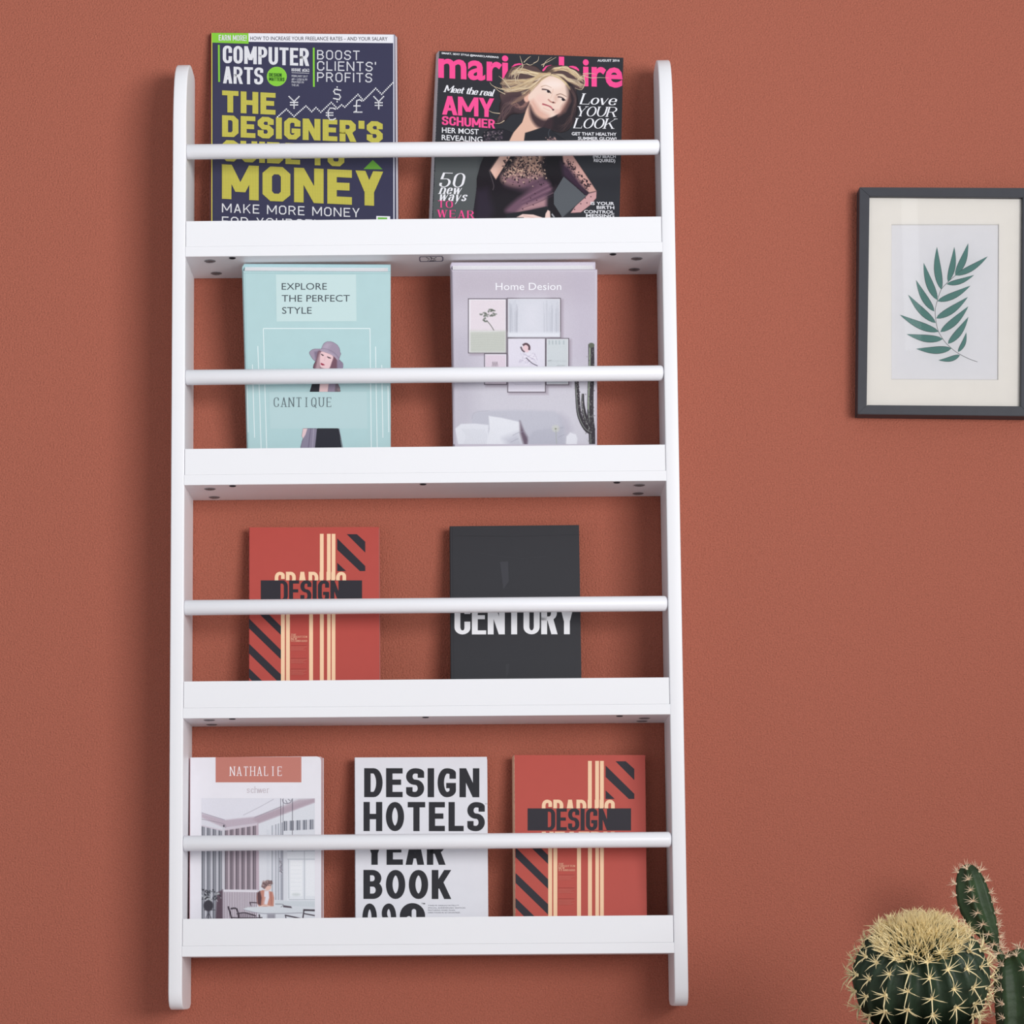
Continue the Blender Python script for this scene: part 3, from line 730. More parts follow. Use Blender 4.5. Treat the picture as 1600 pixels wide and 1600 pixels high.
for x, y in ((1405, 635), (1340, 650), (1290, 715), (1220, 780), (1360, 705), (680, 715), (750, 728), (790, 675), (630, 775), (720, 650), (770, 600)): c2.ell(x, y, 7, 6, (60, 36, 50))
c2.poly([(450, 830), (700, 790), (900, 745), (960, 800), (1030, 890), (1000, 960), (420, 960)], (36, 36, 42), soft=1.5)
c2.poly([(560, 868), (630, 832), (750, 838), (850, 870), (880, 900), (890, 830), (915, 785), (940, 800), (945, 870), (960, 960), (690, 960), (640, 870)], (240, 208, 200), soft=1.2)
c2.line([(640, 850), (740, 870), (850, 900)], 6, (206, 160, 150), al=.7); c2.line([(960, 830), (990, 870)], 16, (200, 200, 206), al=.8)
c2.build('cover_portrait', pl, 2.2e-4, M_inkgloss, fc, cut=True)
b = Ink(pl, 3e-4)
def wisp(pts, w=1.3, c=(206, 186, 160)):
    f = uv(740, 70, 7.27); b.line([f(*p) for p in cat_rom(pts, 5, closed=False)], w, c, .35)
for q in ([(560, 240), (545, 190), (525, 125)], [(570, 200), (620, 150), (650, 130)], [(680, 210), (730, 180), (740, 130)], [(790, 250), (820, 190), (890, 140)], [(770, 230), (850, 190), (940, 140)],
          [(1240, 330), (1310, 322), (1390, 335)], [(1240, 345), (1330, 375), (1440, 372), (1540, 378)], [(1180, 400), (1240, 350), (1330, 330)], [(560, 240), (520, 320), (500, 400), (540, 450)],
          [(400, 520), (300, 500), (210, 460), (185, 425)], [(420, 500), (340, 400), (285, 355)], [(360, 560), (280, 520), (230, 470)], [(300, 780), (220, 770), (170, 745)], [(350, 860), (300, 890), (240, 895)], [(1250, 350), (1262, 440), (1225, 510), (1150, 490)], [(600, 215), (640, 230), (680, 215)],
          [(450, 330), (520, 250), (600, 215)], [(480, 420), (470, 330), (510, 260)]): wisp(q)
PK = (246, 82, 150)
b.text(font_text('SMART, SEXY STYLE @MARIECLAIREMAG', .02), 690, 84.3, 89, 2.9, WHITE, .075)
b.text(font_text('AUGUST 2016', .02), 933.5, 96.2, 34.5, 3.6, WHITE, .0)
D_IT = {**DIDO, 'shear': .28, 'w': .6, 'sx': .14, 'gap': .07}
b.text(stroke_text('Meet the real', **{**D_IT, 'sy': .07, 'gap': .0, 'space': .26}), 693.5, 143.6, 76, 11, WHITE, .09)
b.text(stroke_text('AMY', **{**HEAVY, 'w': .56, 'sx': .16, 'gap': .02}), 691, 179, 81, 29.5, PK, .055)
b.text(stroke_text('SCHUMER', **{**HEAVY, 'w': .62, 'sx': .2, 'sy': .17, 'gap': .06}), 690.5, 195, 83, 14, PK, .07)
b.text(font_text('HER MOST', .008), 690.6, 207.2, 57.5, 8.6, WHITE, .05)
b.text(font_text('REVEALING', .008), 690.2, 218.6, 63.5, 8.6, WHITE, .055)
b.text(font_text('INTERVIEW', .008), 690, 229.6, 62, 8.6, WHITE, .055)
LK = {**DIDO, 'shear': .25, 'sx': .13, 'w': .76, 'R': .5}
b.text(stroke_text('Love', **{**LK, 'gap': .03}), 905.5, 162.8, 56, 17, WHITE, .03)
b.text(stroke_text('YOUR', **{**LK, 'gap': .06}), 899, 181.5, 62.5, 15.5, WHITE, .02)
b.text(stroke_text('LOOK', **{**LK, 'gap': .04}), 895.5, 200.3, 63, 15.8, WHITE, .015)
for s_, x_, y_, w_ in (('GET THAT HEALTHY', 893.3, 211.2, 70), ('SUMMER GLOW!', 903, 218.4, 60.2), ('(NO BEACH', 926.6, 246.5, 35.5), ('REQUIRED)', 927.8, 252.8, 33.5),
                       ('IS YOUR', 923, 320, 36.8), ('BIRTH', 932.2, 326.4, 27.6), ('CONTROL', 912.5, 333, 47.3), ('MESSING', 915.6, 339.2, 44), ('WITH YOUR', 905, 345.8, 54)):
    b.text(font_text(s_, .02), x_, y_, w_, 5.0, WHITE, .015)
b.text(stroke_text('50', **{**DIDO, 'shear': .2, 'w': .7, 'sx': .14}), 685.5, 292, 38, 22.5, WHITE, .03)
b.text(stroke_text('new', **{**D_IT, 'w': .6, 'sx': .15}), 685.5, 303, 34, 16, WHITE, .02)
b.text(stroke_text('ways', **{**D_IT, 'w': .62, 'sx': .15}), 684.5, 313.5, 43, 16, WHITE, .02)
b.text(stroke_text('TO', **{**DIDO, 'w': .75}), 684, 324.2, 23.5, 11, PK, .03)
b.text(stroke_text('WEAR', **{**DIDO, 'w': .62, 'gap': .22}), 683.5, 339.4, 57, 11.8, PK, .03)
b.text(stroke_text('DENIM', **{**DIDO, 'w': .62, 'gap': .2}), 683, 353.5, 62, 11.8, PK, .02)
b.build('cover_lettering', M_inkgloss, fc)

# --- teal hardcover
TE = (177, 207, 210)
r3, fc, pl = book('teal_hardcover_book', 'pale teal hardcover with woman in hat, left on the second tier', 'book', 2,
                  (379.6, 424), (609.6, 425.2), (386.7, 700), (609.6, 698.5), -.034, -.092, .024, TE, hard=True, flare=(0, 0, .0118), backc=(168, 200, 206), rough=.6)
f3 = uv(250, 380, 3.81)
b = Ink(pl)
b.polys([[f3(690, 187), f3(694, 466), f3(1170, 464), f3(1167, 187)]], (196, 219, 220))
b.polys([[f3(650, 886), f3(655, 1104), f3(1235, 1103), f3(1232, 884)]], (184, 210, 213))
LW = (226, 238, 240)
for q in ([(615, 508), (1250, 508)], [(615, 508), (624, 850), (635, 1225)], [(1250, 508), (1258, 1225)], [(582, 612), (592, 900), (602, 1225)], [(550, 722), (563, 1158)], [(519, 845), (525, 1125)],
          [(1283, 615), (1293, 1225)], [(1320, 725), (1327, 1158)], [(1357, 850), (1362, 1125)]):
    b.line([f3(*p) for p in q], 1.3, LW)
b.line([f3(497, 178), f3(1370, 181)], .6, (150, 185, 190)); b.line([f3(506, 180), f3(530, 1225)], .5, (160, 193, 197))
b.build('cover_shapes', M_ink, fc)
b = Ink(pl, 3e-4)
for s_, v_, u0, u1 in (('EXPLORE', 277, 725, 993), ('THE PERFECT', 348, 725, 1130), ('STYLE', 420, 727, 903)):
    x, y = f3(u0, v_); b.text(font_text(s_, -.002), x, y, (u1 - u0) / 3.81, 11, (66, 74, 82), -.001)
b.build('cover_title', M_ink, fc)
b = Ink(pl, 3e-4)
x, y = f3(670, 975); b.text(stroke_text('CANTIQUE', **{**THIN, 'sx': .075, 'sy': .05}), x, y, 94, 15, (92, 104, 110))
b.build('cover_lettering', M_ink, fc)
cv = Canvas(465, 528, 545, 702, 2.2); cv.tr(460, 520, 8.42)
LV = (158, 144, 164)
cv.poly([(350, 210), (250, 215), (200, 250), (205, 290), (280, 375), (420, 330), (560, 370), (590, 480), (635, 470), (640, 400), (590, 350), (598, 250)], LV, soft=1, sm=True)
cv.poly([(330, 235), (260, 250), (280, 370), (320, 380), (330, 300)], (112, 98, 120), soft=3, al=.7)
cv.poly([(310, 250), (290, 340), (262, 480), (580, 480), (570, 360), (500, 300), (350, 240)], (116, 82, 96), soft=2, sm=True)
cv.poly([(330, 255), (305, 340), (275, 480), (340, 480), (345, 330)], (190, 160, 166), soft=3, al=.8)
cv.poly([(352, 250), (440, 270), (510, 310), (490, 390), (455, 470), (375, 465), (340, 440), (335, 340)], (232, 196, 200), soft=1.5, sm=True)
cv.line([(350, 280), (385, 300)], 12, (70, 50, 62)); cv.line([(430, 315), (480, 335)], 12, (70, 50, 62)); cv.ell(372, 296, 9, 6, (50, 36, 46)); cv.ell(455, 330, 10, 6, (50, 36, 46))
cv.line([(405, 310), (395, 370)], 8, (212, 170, 176), al=.7); cv.poly([(348, 395), (385, 410), (400, 425), (370, 430), (345, 415)], (150, 40, 66), soft=1)
cv.poly([(355, 210), (380, 150), (430, 115), (500, 120), (570, 165), (600, 240), (575, 345), (480, 280), (350, 235)], LV, soft=1, sm=True)
cv.poly([(380, 170), (430, 125), (480, 150), (440, 230), (360, 215)], (180, 166, 184), soft=6, al=.7)
cv.line([(350, 205), (430, 215), (520, 260), (585, 330)], 6, (120, 106, 128), al=.8); cv.line([(345, 235), (430, 250), (520, 300), (575, 370)], 10, (176, 162, 180), al=.9)
cv.poly([(560, 370), (590, 350), (640, 400), (635, 475), (560, 480)], (140, 126, 148), soft=2)
cv.rect(262, 480, 560, 680, (120, 92, 104))
cv.poly([(235, 660), (200, 778), (330, 778), (335, 660)], (44, 42, 50)); cv.poly([(335, 660), (325, 778), (440, 778), (455, 660)], (232, 198, 200)); cv.poly([(455, 660), (438, 778), (535, 778), (545, 660)], (150, 136, 156)); cv.poly([(545, 660), (530, 778), (605, 778), (600, 720), (570, 660)], (120, 106, 116)); cv.line([(570, 730), (600, 770)], 30, (150, 128, 132), al=.7)
cv.poly([(170, 1258), (100, 1420), (72, 1540), (275, 1540), (298, 1258)], (138, 130, 150)); cv.line([(215, 1258), (180, 1540)], 14, (112, 102, 124), al=.8); cv.line([(255, 1258), (235, 1540)], 14, (164, 156, 174), al=.8)
cv.poly([(112, 1258), (95, 1360), (115, 1392), (145, 1340), (172, 1258)], (226, 196, 200)); cv.poly([(298, 1258), (268, 1540), (630, 1540), (578, 1258)], (40, 40, 50)); cv.line([(585, 1258), (640, 1540)], 9, (136, 128, 146))
cv.build('cover_portrait', pl, 2.4e-4, M_ink, fc, cut=True)

# --- lilac interiors hardcover
LI = (196, 189, 202)
r4, fc, pl = book('lilac_interiors_book', 'lilac-grey hardcover with framed pictures, sofa and cactus, right on the second tier', 'book', 2,
                  (705.8, 422.6), (933.2, 422), (709.9, 697), (932.8, 695.8), -.036, -.092, .023, LI, hard=True, flare=(0, -.0015, .0125), backc=(200, 194, 208), rough=.55)
cv = Canvas(708.5, 424.5, 930, 694, 1.5, base=(197, 191, 204))
cv.tr(650, 390, 3.81)
cv.poly([(200, 100), (1080, 100), (1080, 300), (200, 300)], (184, 175, 188), soft=40, al=.7); cv.poly([(900, 100), (1090, 100), (1090, 700), (950, 700)], (180, 172, 190), soft=30, al=.35)
cv.poly([(200, 700), (1090, 700), (1090, 1200), (200, 1200)], (204, 202, 212), soft=40, al=.9); cv.poly([(200, 500), (330, 500), (360, 1000), (200, 1200)], (178, 174, 188), soft=30, al=.5)
cv.tr(720, 460, 6.667)
DKF = (74, 66, 76)
for (x0, y0, x1, y1) in ((76, 42, 478, 614), (482, 37, 1042, 452), (484, 452, 885, 1022), (885, 455, 1128, 945), (243, 614, 482, 942)):
    cv.rect(x0 + 14, y0 + 14, x1 + 26, y1 + 22, (150, 136, 150), soft=4, al=.55)
    cv.rect(x0, y0, x1, y1, DKF); cv.rect(x0 + 8, y0 + 8, x1 - 8, y1 - 8, (232, 228, 236))
cv.rect(100, 60, 464, 380, (222, 212, 220)); cv.rect(100, 380, 464, 600, (196, 198, 192), soft=6); cv.poly([(100, 400), (280, 400), (464, 385), (464, 600), (100, 600)], (192, 195, 188), soft=3)
for k in range(7): cv.line([(105, 430 + k * 24), (280, 420 + k * 25), (460, 436 + k * 23)], 6, (178, 182, 176), al=.4)
cv.line([(268, 270), (310, 320), (345, 375)], 8, (96, 98, 92), al=.9)
for _ in range(60):
    a, bb = rr.choice([(230, 205), (290, 180), (320, 170), (270, 230), (320, 225), (245, 270), (340, 210)])
    cv.ell(a + rr.gauss(0, 18), bb + rr.gauss(0, 10), rr.uniform(6, 16), rr.uniform(3, 7), (90, 98, 88), rot=rr.uniform(-30, 10), al=.75)
cv.rect(496, 50, 1028, 440, (204, 206, 216), soft=2); cv.poly([(640, 60), (850, 60), (850, 400), (600, 400)], (216, 216, 226), soft=30, al=.8)
for _ in range(50):
    x = rr.choice([rr.uniform(500, 600), rr.uniform(860, 1026)]); cv.line([(x, rr.uniform(60, 200)), (x + rr.uniform(-8, 8), 400)], 5, (170, 172, 184), al=.35)
cv.rect(496, 400, 1028, 440, (222, 224, 232), soft=6)
cv.rect(498, 466, 872, 1008, (218, 214, 226), soft=1)
cv.ell(680, 560, 34, 44, (226, 196, 202), rot=-20, soft=2); cv.line([(645, 530), (680, 515), (712, 540), (712, 580)], 22, (88, 66, 76)); cv.line([(625, 545), (640, 580), (665, 600)], 16, (96, 80, 92))
for _ in range(30): cv.line([(rr.uniform(600, 780), rr.uniform(600, 680)), (rr.uniform(600, 800), rr.uniform(640, 740))], 7, rr.choice([(176, 168, 188), (196, 190, 206), (232, 226, 236)]), al=.6)
cv.line([(680, 660), (740, 715), (800, 745)], 9, (96, 88, 104))
cv.line([(560, 938), (840, 938)], 7, (176, 172, 186), al=.6)
cv.rect(898, 468, 1114, 930, (200, 206, 210)); cv.rect(920, 690, 1100, 700, (180, 186, 190), soft=3, al=.5); cv.line([(905, 695), (945, 685)], 9, (150, 156, 160), al=.6); cv.line([(1000, 742), (1085, 742)], 9, (160, 166, 170), al=.6)
for i, x in enumerate((915, 950, 985, 1020, 1065)): cv.rect(x, 480, x + 14, 522, (168, 178, 184), al=.8)
cv.rect(256, 630, 468, 930, (216, 202, 214)); 
for x in (335, 355, 375): cv.line([(x - 8, 752), (x, 700), (x + 10, 752)], 6, (130, 118, 128), al=.8)
# sofa, cushions, flower
cv.poly([(110, 1250), (180, 1215), (560, 1205), (980, 1215), (1050, 1280), (1090, 1400), (1110, 1600), (100, 1600)], (190, 190, 202), soft=5, sm=False)
cv.line([(115, 1300), (150, 1230), (300, 1212)], 8, (172, 170, 184), al=.5); cv.poly([(1040, 1250), (1110, 1300), (1150, 1400), (1110, 1500)], (172, 168, 184), soft=14, al=.6)
cv.poly([(-60, 1400), (0, 1350), (150, 1345), (290, 1360), (280, 1600), (-20, 1600)], (222, 223, 231), soft=2, sm=False)
for k in range(14): cv.line([(10 + k * 18, 1400), (60 + k * 16, 1480), (30 + k * 18, 1570)], 3, (184, 186, 196), al=.6)
cv.poly([(290, 1265), (420, 1285), (620, 1330), (640, 1450), (665, 1600), (255, 1600), (300, 1400)], (226, 227, 234), soft=2)
cv.poly([(440, 1500), (600, 1440), (640, 1520), (660, 1600), (500, 1600)], (190, 190, 202), soft=12, al=.8)
cv.poly([(615, 1320), (660, 1430), (720, 1530), (695, 1600), (665, 1600), (620, 1450)], (104, 88, 104), soft=5)
cv.poly([(700, 1500), (760, 1420), (1080, 1370), (1060, 1450), (1090, 1600), (690, 1600)], (182, 182, 195), soft=4)
for q in ([(540, 1470), (600, 1440), (650, 1430)], [(520, 1540), (600, 1500)], [(1010, 1490), (1080, 1460)], [(1000, 1400), (1070, 1385)]): cv.line(q, 7, (158, 156, 172), al=.6)
for k in range(16):
    a = k * 2 * PI / 16; cv.line([(988, 1400), (988 + 42 * math.cos(a), 1398 + 40 * math.sin(a))], 6, (206, 208, 196), al=.7, w1=9)
cv.ell(988, 1400, 10, 8, (130, 134, 120)); cv.line([(990, 1410), (1000, 1600)], 6, (160, 166, 156), al=.8)
cv.poly([(1100, 1480), (1140, 1438), (1200, 1460), (1215, 1500), (1205, 1600), (1095, 1600)], (226, 226, 234), soft=2)
# cactus
CD, CL = (52, 46, 54), (142, 150, 142)
for pts, w0, w1 in (([(1358, 520), (1360, 800), (1352, 1000), (1350, 1250), (1365, 1420), (1372, 1600)], 62, 70), ([(1205, 860), (1215, 1050), (1235, 1250), (1300, 1390), (1370, 1440)], 40, 60), ([(1272, 1035), (1272, 1150), (1300, 1290), (1350, 1400)], 24, 60)):
    cv.line(pts, w0, CD, w1=w1); cv.line([(x - w0 * .25, y) for x, y in pts], w0 * .3, CL, w1=8, al=.75)
cv.ell(1360, 530, 32, 26, (92, 98, 84)); cv.line([(1345, 560), (1335, 900), (1325, 1200)], 14, (150, 160, 140), al=.8); cv.line([(1380, 1420), (1410, 1400)], 20, CD)
for _ in range(120):
    y = rr.uniform(560, 1560); cv.ell(1355 + rr.gauss(0, 26), y, 4, 7, rr.choice([(176, 176, 172), (30, 26, 34), (120, 124, 116)]), al=.6)
for _ in range(90):
    t = rr.random(); cv.ell(1205 + 130 * t ** 1.6 + rr.gauss(0, 14), 870 + 560 * t, 4, 7, rr.choice([(180, 178, 176), (30, 26, 34)]), al=.6)
cv.build('cover_picture', pl, 1e-4, M_ink, fc, noise=2)
b = Ink(pl, 3e-4)
b.text(font_text('Home Desion', 0), 774.5, 453.2, 102.5, 12, (240, 240, 246), -.002)
b.polys([[(706.6, 424.5), (710.5, 697), (711.3, 697), (707.6, 424.5)]], (170, 163, 178))
b.build('cover_lettering', M_ink, fc)

# --- red graphic books
RED, CRM, BLK = (182, 76, 68), (247, 209, 172), (47, 44, 52)
def red_art(fc, pl, xf, full):
    f = uv(250, 790, 3.81)
    b = Ink(pl, xf=xf)
    P = lambda *q: b.polys([[f(*p) for p in q]], CRM)
    for a, c in ((952, 974), (994, 1016), (1022, 1044)): P((a, 168), (a, 440), (c, 440), (c, 168))
    for a, c in ((720, 743), (750, 773), (888, 911), (952, 975), (995, 1016), (1022, 1044)): P((a, 590), (a, 1180), (c, 1180), (c, 590))
    K = lambda *q: b.polys([[f(*p) for p in q]], BLK)
    K((1112, 170), (1222, 280), (1222, 215), (1172, 170)); K((1055, 195), (1055, 262), (1190, 390), (1222, 390), (1222, 360)); K((1055, 340), (1055, 390), (1108, 390))
    K((557, 612), (720, 770), (720, 718), (612, 612)); K((530, 672), (530, 730), (720, 915), (720, 860)); K((530, 822), (530, 880), (720, 1065), (720, 1005)); K((530, 968), (530, 1024), (680, 1180), (720, 1180), (720, 1152))
    K((600, 445), (600, 574), (1203, 574), (1203, 445))
    b.polys([[f(706, 447), f(706, 572), f(1078, 572), f(1078, 447)]], RED)
    b.build('cover_shapes', M_ink, fc)
    b = Ink(pl, 3e-4, xf=xf)
    H2 = {**HEAVY, 'w': .5, 'sx': .18, 'R': .2, 'gap': .06}
    x, y = f(683, 520); b.text(stroke_text('GRAPHIC', **H2), x, y, 111.5, 33, CRM, yclip=f(0, 445)[1])
    x, y = f(694, 574); b.text(stroke_text('DESIGN', **{**H2, 'w': .56, 'sx': .2, 'gap': .06}), x, y, 103, 33.8, BLK)
    if full:
        x, y = f(683, 648); b.text(stroke_text('HEATRU', **H2), x, y, 111.5, 17.5, CRM)
    b.build('cover_title', M_ink, fc)
    b = Ink(pl, 3e-4, xf=xf)
    for s_, v, w_ in (('THE', 775, 8), ('FORGOTTEN', 787, 25.3), ('NEW', 799, 9.5), ('STANDARD', 811, 25.3)):
        x, y = f(780, v); b.text(stroke_text(s_, **{**DIDO, 'gap': .16, 'sx': .16, 'sy': .08}), x, y, w_, 3.0, (232, 178, 150))
    for v0, n in ((841, 4), (917, 4), (980, 5)):
        x, y = f(778, v0 - 8); b.line([(x, y), (x + 25, y)], .35, (140, 56, 52))
        for i in range(n):
            x, y = f(780, v0 + i * 6.5); xe = x + 25 - (i * 3) % 7
            while x < xe:
                b.line([(x, y), (min(x + 1.9, xe), y)], .7, (206, 116, 104)); x += 2.4
    b.build('cover_lettering', M_ink, fc)
r5, fc, pl = book('red_graphic_book', 'red book with cream stripes and DESIGN band, alone left on the third tier', 'book', 1,
                  (388.9, 824), (592, 823.4), (388.6, 1060), (593.2, 1060), -.046, -.0175, .013, RED, spinec=(150, 62, 58), flare=(0, .0006, 0), pagec=(190, 150, 146))
red_art(fc, pl, None, False)
r5['group'] = 'red graphic design books'
# --- black book
r6, fc, pl = book('black_book', 'plain black book with white CENTURY lettering, right on the third tier', 'book', 1,
                  (702.6, 822.3), (904.7, 820.3), (704.1, 1059), (908.5, 1057.7), -.050, -.021, .016, (48, 48, 53), flare=(0, .0006, .0006), pagec=(90, 84, 80), rough=.5)
f6 = uv(650, 790, 3.81)
b = Ink(pl)
b.line([f6(222, 180), f6(600, 183), f6(968, 172)], .45, (36, 36, 41)); b.line([f6(215, 130), f6(224, 1030)], .5, (38, 38, 43))
b.poly([f6(500, 335), f6(548, 332), f6(552, 450), f6(520, 500), f6(512, 430)], (62, 62, 68)); b.poly([f6(535, 945), f6(556, 940), f6(550, 1000), f6(536, 1025)], (58, 58, 63))
for q in ([(330, 270), (480, 300), (640, 315), (780, 300)], [(260, 130), (420, 138), (560, 132)], [(300, 905), (480, 925), (620, 918)], [(890, 300), (930, 400)]): b.line([f6(*p) for p in q], .5, (58, 58, 63))
b.build('cover_scuffs', M_ink, fc)
b = Ink(pl, 2e-4)
x, y = f6(229, 767); b.text(stroke_text('CENTURY', **{**HEAVY, 'w': .5, 'sx': .185, 'sy': .12, 'R': .16, 'gap': .05}), x, y, 188, 52, (236, 236, 240), -.002)
b.build('cover_lettering', M_ink, fc)

# --- row 4
r7, fc, pl = book('white_interiors_magazine', 'white magazine with rose title block and dining-room photograph, lower left tier', 'magazine', 0,
                  (296.6, 1183.6), (501.7, 1181.8), (295.8, 1436), (501.7, 1435), -.050, -.0385, .012, (232, 230, 237), spinec=(214, 180, 186), flare=(-.0006, .0026, -.0006), pagec=(206, 176, 178), rnd=.006, rough=.45)
f7 = uv(250, 1160, 3.636)
b = Ink(pl)
b.polys([[f7(316, 84), f7(316, 227), f7(803, 227), f7(803, 82)]], (193, 124, 112))
b.line([(296.9, 1184), (296.2, 1436)], .7, (200, 150, 160))
b.build('cover_shapes', M_ink, fc)
b = Ink(pl, 2e-4)
x, y = f7(392, 190); b.text(stroke_text('NATHALIE', **{**THIN, 'sx': .075, 'sy': .05}), x, y, 84.5, 14.6, (246, 240, 244))
x, y = f7(490, 287); b.text(stroke_text('schwer', **{**THIN, 'sx': .07, 'sy': .05, 'w': .62, 'serif': .08}), x, y, 37.3, 10.5, (186, 170, 178))
b.build('cover_lettering', M_ink, fc)
cv = Canvas(314.8, 1247.3, 492, 1438, 2.0, base=(216, 216, 224)); cv.tr(310, 1240, 8)
cv.poly([(40, 60), (1200, 60), (700, 300), (330, 340), (40, 240)], (222, 221, 230), soft=3)
cv.poly([(330, 330), (700, 290), (1450, 60), (1460, 110), (760, 370), (330, 430), (40, 300), (40, 250)], (188, 174, 186), soft=3)
cv.poly([(680, 320), (1250, 75), (1455, 60), (1455, 105), (750, 370)], (176, 158, 170), soft=4, al=.8)
cv.line([(560, 270), (760, 170), (940, 70)], 6, (176, 172, 184)); cv.line([(700, 300), (1040, 160)], 8, (150, 140, 154)); cv.line([(40, 240), (330, 330)], 8, (160, 150, 164)); cv.line([(40, 320), (310, 375), (340, 430)], 6, (150, 140, 152))
cv.poly([(760, 380), (1455, 120), (1455, 1600), (760, 1600)], (218, 220, 227), soft=3)
def stripes(x0, x1, y0f, y1f, per, cols):
    x = x0; i = 0
    while x < x1:
        w = per[i % len(per)]; c = cols[i % len(cols)]; xe = min(x + w, x1)
        cv.poly([(x, y0f(x)), (xe, y0f(xe)), (xe, y1f(xe)), (x, y1f(x))], c, soft=.7); x = xe; i += 1
stripes(40, 300, lambda x: 400 + (x - 40) * .22, lambda x: 1570, [14, 16, 10, 20, 12], [(96, 98, 108), (150, 152, 160), (108, 108, 118), (200, 200, 208), (160, 160, 170)])
stripes(330, 745, lambda x: 450 - (x - 330) * .17, lambda x: 1200, [13, 14, 10, 22, 12], [(88, 78, 88), (142, 128, 138), (100, 88, 98), (186, 172, 182), (150, 136, 146)])
cv.poly([(720, 380), (750, 370), (760, 1210), (722, 1205)], (190, 172, 184), soft=1); cv.poly([(300, 400), (328, 400), (328, 1210), (300, 1210)], (206, 204, 212), soft=1); cv.ell(318, 405, 12, 16, (90, 84, 94))
cv.line([(40, 400), (300, 460)], 16, (206, 198, 208)); cv.line([(330, 450), (735, 385)], 24, (204, 194, 204))
stripes(1068, 1455, lambda x: 345 - (x - 1068) * .06, lambda x: 465 - (x - 1068) * .05, [16, 14, 12, 26, 14], [(96, 98, 110), (170, 172, 182), (110, 112, 122), (208, 208, 216), (176, 178, 188)])
stripes(915, 1065, lambda x: 400 - (x - 915) * .3, lambda x: 1330, [16, 30, 12, 22], [(168, 172, 182), (214, 216, 224), (150, 152, 164), (206, 208, 216)])
cv.rect(1025, 700, 1060, 1330, (150, 152, 164), soft=2, al=.7)
for x in (860, 880, 965): cv.line([(x, 450), (x, 1300)], 5, (190, 194, 204), al=.7, sm=False)
cv.line([(1028, 60), (1030, 700)], 5, (70, 68, 80), sm=False); cv.line([(1060, 60), (1056, 700)], 5, (90, 88, 100), sm=False); cv.line([(1176, 60), (1174, 860)], 6, (76, 74, 86), sm=False); cv.ell(1172, 868, 9, 18, (60, 60, 70))
for q in ([(1050, 70), (1060, 110), (1100, 125), (1150, 110), (1170, 70)], [(1090, 80), (1110, 120)], [(1120, 70), (1150, 90)]): cv.line(q, 9, (110, 104, 116), al=.8)
for _ in range(26): cv.line([(1020 + rr.uniform(-8, 16), rr.uniform(800, 1000)), (1035 + rr.uniform(-12, 20), rr.uniform(830, 1010))], 6, rr.choice([(70, 66, 78), (236, 236, 242), (150, 146, 158)]), al=.7)
cv.rect(1110, 720, 1455, 1340, (226, 229, 235), soft=2); cv.rect(1150, 835, 1300, 1280, (236, 238, 242), soft=1); cv.rect(1345, 835, 1455, 1280, (234, 236, 241), soft=1)
for q in ([(1110, 820), (1455, 820)], [(1325, 715), (1325, 1320)], [(1125, 820), (1130, 1310)], [(1130, 1325), (1455, 1325)], [(1110, 720), (1455, 716)]): cv.line(q, 9, (176, 180, 190), al=.8, sm=False)
for k in range(7): cv.line([(1155, 900 + k * 52), (1290, 900 + k * 52)], 4, (218, 221, 228), al=.8, sm=False)
cv.ell(1220, 1262, 50, 16, (206, 212, 214), soft=4)
# radiator
cv.rect(300, 1200, 740, 1600, (206, 198, 208)); stripes(320, 735, lambda x: 1232, lambda x: 1600, [9, 12], [(128, 112, 124), (214, 206, 216)]); cv.line([(300, 1212), (735, 1222)], 22, (226, 222, 230), sm=False)
cv.poly([(230, 1240), (305, 1200), (305, 1600), (215, 1600)], (92, 74, 86), soft=3)
# plant
cv.ell(125, 1400, 62, 70, (62, 60, 68), soft=2); cv.line([(130, 1450), (125, 1600)], 9, (66, 62, 72), sm=False); cv.line([(70, 1455), (210, 1455)], 7, (60, 56, 66)); cv.line([(85, 1580), (125, 1500), (170, 1580)], 6, (60, 56, 66))
for _ in range(70):
    a = rr.uniform(-PI, 0); d = rr.uniform(20, 165); x, y = 130 + d * math.cos(a) * .95, 1340 + d * math.sin(a)
    cv.ell(max(46, x), y, rr.uniform(8, 24), rr.uniform(5, 12), rr.choice([(58, 58, 66), (84, 86, 92), (150, 154, 158), (190, 192, 196), (44, 42, 50)]), rot=rr.uniform(-70, 60), al=.85)
# window seat, table, chairs
cv.poly([(960, 1340), (1455, 1345), (1455, 1420), (960, 1400)], (206, 212, 218), soft=2)
cv.line([(640, 1360), (735, 1365)], 12, (70, 58, 68), sm=False); cv.line([(645, 1360), (660, 1410)], 10, (70, 58, 68), sm=False)
cv.poly([(735, 1240), (800, 1205), (870, 1215), (930, 1230), (945, 1300), (940, 1410), (760, 1420), (735, 1370), (728, 1300)], (196, 136, 120), soft=1.5)
cv.poly([(735, 1240), (770, 1215), (790, 1300), (780, 1400), (740, 1380)], (92, 66, 72), soft=2); cv.poly([(825, 1215), (880, 1215), (885, 1300), (860, 1390), (815, 1380)], (226, 222, 230), soft=1.5); cv.line([(830, 1290), (810, 1390)], 20, (206, 160, 150)); cv.line([(905, 1230), (915, 1390)], 18, (170, 110, 96), al=.6)
cv.ell(868, 1165, 44, 46, (226, 188, 176), soft=1.5); cv.poly([(785, 1165), (800, 1110), (860, 1080), (920, 1092), (932, 1130), (880, 1135), (850, 1165), (825, 1195)], (130, 106, 106), soft=1.5)
for _ in range(30): cv.ell(rr.uniform(800, 925), rr.uniform(1085, 1150), 8, 7, rr.choice([(96, 74, 78), (196, 176, 172), (150, 124, 122)]), al=.7)
cv.line([(760, 1415), (830, 1395), (900, 1410)], 14, (226, 190, 176))
